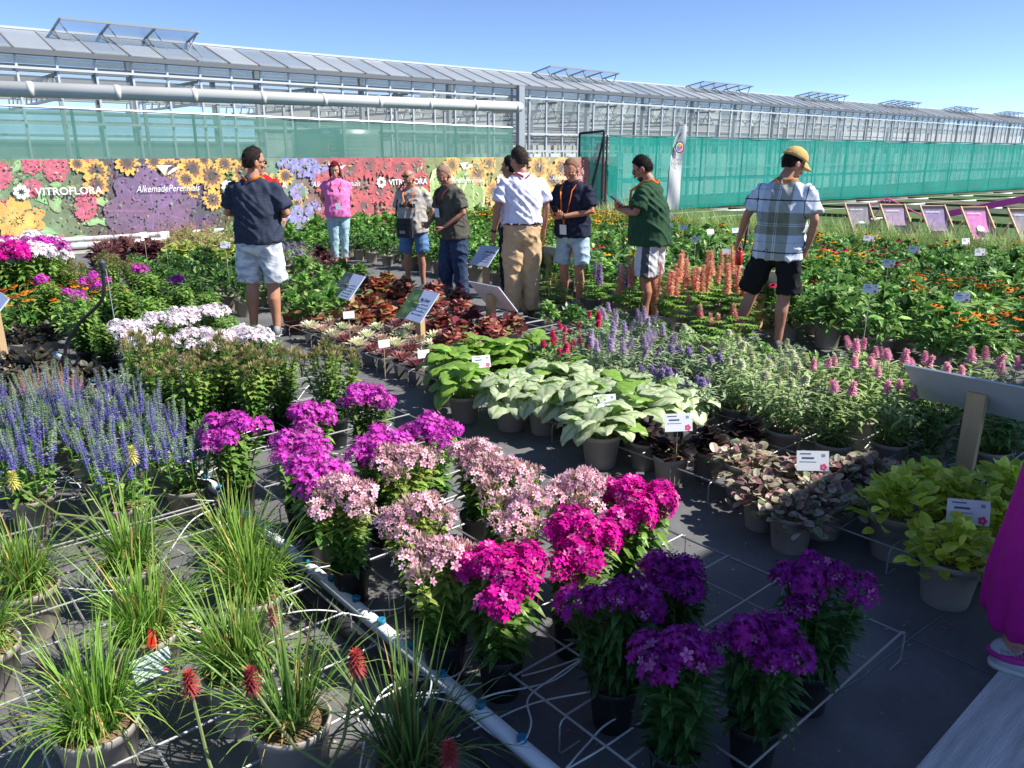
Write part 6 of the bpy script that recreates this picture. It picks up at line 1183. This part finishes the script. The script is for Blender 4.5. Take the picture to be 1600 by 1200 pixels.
# ---- information boards
SHADEW = mat('board_white_shaded', (.56, .64, .84), .5, var=.04); BACK = mat('board_back', (.6, .61, .63), .6, var=.05); WOOD = mat('post_wood', (.5, .33, .16), .7, var=.35, vscale=6, col2=(.62, .45, .25), stretch=(6, 6, .6), bump=.4, bscale=40)  # printed faces are white; the blue of their shade is put into the colour
def board(x, y, z, wd, ht, side, label, title=None, pict=None, tilt=42, lines=4, yaw=0, gcol='#5a7a4a'):
    """side -1: printed face towards the path, +1: towards the aisle"""
    c = G(x, y, z); g = thing('information_board', label, 'sign', (c.x, c.y, 0)); t = R(tilt); fx = M.Rotation(R(yaw), 3, 'Z')
    n = fx @ V((side*math.cos(t), 0, math.sin(t))); bx = fx @ V((0, side, 0)); up = n.cross(bx)
    mx = axes(bx, up, n, (0, 0, z)); b = MB(); b.box((0, 0, 0), (wd, ht, .008)); link('panel', b.mesh('panel', BACK), g, mx); b = MB(); b.box((0, 0, .0055), (wd-.004, ht-.004, .002)); link('printed_face', b.mesh('printed_face', SHADEW), g, mx)
    pb = n*-.035; b = MB(); hz = z+.02; b.box((pb.x*.9, pb.y*.9, hz/2), (.05, .085, hz)); link('post', b.mesh('post', WOOD), g)
    if title: lettering(title, ht*.13, mat('navy_print', (.03, .04, .07), .6), g, mx @ T(wd*.2, ht*.2, .0075))
    if pict:
        b = MB(); rr = random.Random(int(x)); c0 = lin(pict); b.add([(-wd*.49, -ht*.49, .0072), (-wd*.1, -ht*.49, .0072), (-wd*.02, 0, .0072), (-wd*.08, ht*.49, .0072), (-wd*.49, ht*.49, .0072)], [(0, 1, 2, 3, 4)], cm(c0, .55))
        for q in range(50):
            a = q*2.4; r_ = ht*.44*math.sqrt((q+1)/50); b_ = V((-wd*.24, 0, .0076+.00002*(50-q))); d = V((math.cos(a), math.sin(a), 0)); e = V((-d.y, d.x, 0)); o_ = b_+d*r_*.35
            b.add([o_, o_+d*r_*.4+e*.012, o_+d*r_*.62, o_+d*r_*.4-e*.012], [(0, 3, 2, 1)], jit(c0, .35, rr))
        link('picture', b.mesh('picture', PRINT), g, mx)
    if title or lines:
        b = MB()
        for q in range(lines): b.box((wd*.2, ht*(.05-.11*q), .0072), (wd*(.42 if q != 1 else .5), ht*.018, .0006), col=lin('#6a7488'))
        for q in range(4): b.box((wd*(.04+.26*(q % 2)), ht*(-.14-.14*(q//2)), .0073), (.012, .012, .0006), col=lin('#39425a'))
        link('small_print', b.mesh('small_print', PRINT), g, mx)
board(652, 477, .42, .40, .32, -1, 'white information board with a green succulent picture on a wooden post', 'Big Sam!', '#6f8f5a')
board(543, 447, .42, .40, .30, -1, 'white information board with a green logo behind the houseleeks', None, '#6a7a78', lines=6)
board(757, 400, .52, .36, .30, -1, 'small white information board beside the man in beige trousers', 'Little Bossett', None, lines=4)
board(770, 463, .46, .44, .34, 1, 'blank white back of a tilted board on a wooden post before the beige trousers', None, None, lines=0)
board(858, 398, .5, .44, .32, 1, 'blank grey back of a tilted board behind the man in navy polo', None, None, lines=0)
board(1192, 437, .5, .44, .3, 1, 'blank grey back of a tilted board behind the man in plaid', None, None, lines=0)
board(1530, 618, .52, .68, .36, 1, 'large white board back on a square wooden post beside the lime plants', None, None, lines=0, tilt=48)
board(-12, 487, .5, .40, .32, -1, 'white information board in shade-blue tint above the bronze-leaved plants', None, None, lines=3)
# ---- deck chairs
def deck(x, y, c0, c1, label, disc, gcol):
    f = G(x, y); g = thing('deck_chair', label, 'deck chair', f, math.atan2(-(-FH).x, (-FH).y)+R(6), 'deck chairs behind the sedges'); TW = mat('chair_wood', (.55, .38, .2), .6, var=.2, vscale=9, stretch=(1, 1, 6))
    g.scale = (.82, .82, .82); hw = .3
    for s in (-1, 1):
        b = MB(); b.bar((s*hw, .42, .02), (s*hw, -.42, .96), .028, .045); link('back_rail', b.mesh('back_rail', TW), g); b = MB(); b.bar((s*(hw+.035), -.38, .02), (s*(hw+.035), .5, .36), .028, .045); link('seat_rail', b.mesh('seat_rail', TW), g)
        b = MB(); b.bar((s*(hw+.07), -.52, .05), (s*(hw+.07), -.18, .66), .025, .04); link('prop_leg', b.mesh('prop_leg', TW), g)
    for p, r_ in (((0, -.41, .95), .3), ((0, .49, .35), .33), ((0, -.5, .06), .37), ((0, .36, .07), .3)): b = MB(); b.tube([(-r_, p[1], p[2]), (r_, p[1], p[2])], .014, 8); link('cross_bar', b.mesh('cross_bar', TW), g)
    b = MB(); n = 24; vs = []; cs = []; A, B_ = lin(c0), lin(c1); rr = random.Random(int(x))
    for i in range(n+1):
        t = i/n; yy = -.40+.88*t; z = .95-.6*t-.30*math.sin(PI*t)*(.75+.3*t); z = max(z, .16)
        for j in range(9):
            u = j/8-.5; nz = noise.noise((u*6+x, t*9, 3))
            cs.append(lin('#20232c') if t < .06 else jit(mixc(A, B_, max(0, min(1, (t-.3)*2.6+nz*.9))), .18, rr)); vs.append((u*.56, yy, z))
    b.add(vs, [(i*9+j, (i+1)*9+j, (i+1)*9+j+1, i*9+j+1) for i in range(n) for j in range(8)], cs); link('sling', b.mesh('sling', mat('sling', attr=True, rough=.8, transl=.2), True), g)
    sl_ = V((0, .88, -.6-.35)).normalized(); nn = V((0, .73, .68)); mx0 = axes((-1, 0, 0), -sl_, nn.normalized(), (0, -.40+.88*.13, .95-.6*.13-.09)); lettering('VITROFLORA', .055, WHT, g, mx0 @ T(-.05, .03, .022))
    if disc:
        b = MB(); b.lathe([(.001, 0), (.085, 0), (.085, .003), (.001, .003)], 20); link('white_disc', b.mesh('white_disc', WHT), g, axes((-1, 0, 0), -sl_, nn, (0, -.40+.88*.36, .95-.6*.36-.25)) @ T(0, .0, .03))
deck(1345, 384, '#8f8b98', '#d8b07a', 'deck chair with grey and sandy print and a white disc', True, None)
deck(1401, 387, '#a894b0', '#d0b0b0', 'deck chair with mauve meadow flower print', False, None)
deck(1464, 390, '#9484ac', '#dca0b0', 'deck chair with violet and rose tulip print', False, None)
deck(1529, 394, '#d080bc', '#dc88b4', 'deck chair with bright pink print and a white disc', True, None)
deck(1603, 398, '#8f8b98', '#d8b07a', 'deck chair with grey and sandy print next to the pink one', False, None)
# pink ribbon lounger beyond
b = MB(); b.box((0, 0, 0), (3.1, .03, .16), M.Rotation(R(-14), 3, 'Y')); o = link('pink_ribbon', b.mesh('pink_ribbon', mat('pink_cloth', (.8, .08, .42), .6)), label='bright pink cloth banner strung low behind the deck chairs', cat='cloth'); o.location = G(1553, 320, .5); o.rotation_euler = (0, 0, R(-60))
q = G(1385, 322, .45); b = MB()
for e in ((-.9, -.22), (.9, -.22), (.25, -.3), (-.3, -.3)): b.tube([(0, 0, .2), rt*e[0]+V((0, 0, e[1]))], .016, 6)
o = link('pink_stand', b.mesh('pink_stand', mat('pink_cloth')), label='pink spider-like stand behind the mauve deck chair', cat='stand'); o.location = q

# ---- fallen petals, leaf bits and bark chips on the fabric
b = MB(); rr = random.Random(8)
for i in range(1500):
    x = rr.uniform(-.2, 3.2); y = rr.uniform(.75, 6.5); q = rr.random(); c = lin('#b8a070') if q < .5 else lin('#7a6a48') if q < .75 else lin('#cf60b8') if q < .87 else lin('#7f9a4a'); s_ = rr.uniform(.004, .011)*(1.4 if q > .75 else 1); a = rr.random()*6.3; u = V((math.cos(a), math.sin(a), rr.uniform(-.15, .15))); v_ = V((-math.sin(a), math.cos(a), .1)); o = V((x, y, .0075))
    b.add([o-u*s_, o+v_*s_*.4, o+u*s_, o-v_*s_*.4], [(0, 1, 2, 3)], jit(c, .3, rr))
link('fallen_bits', b.mesh('fallen_bits', LEAF), label='scattered fallen petals, leaf bits and bark chips on the fabric', cat='litter', kind='stuff')
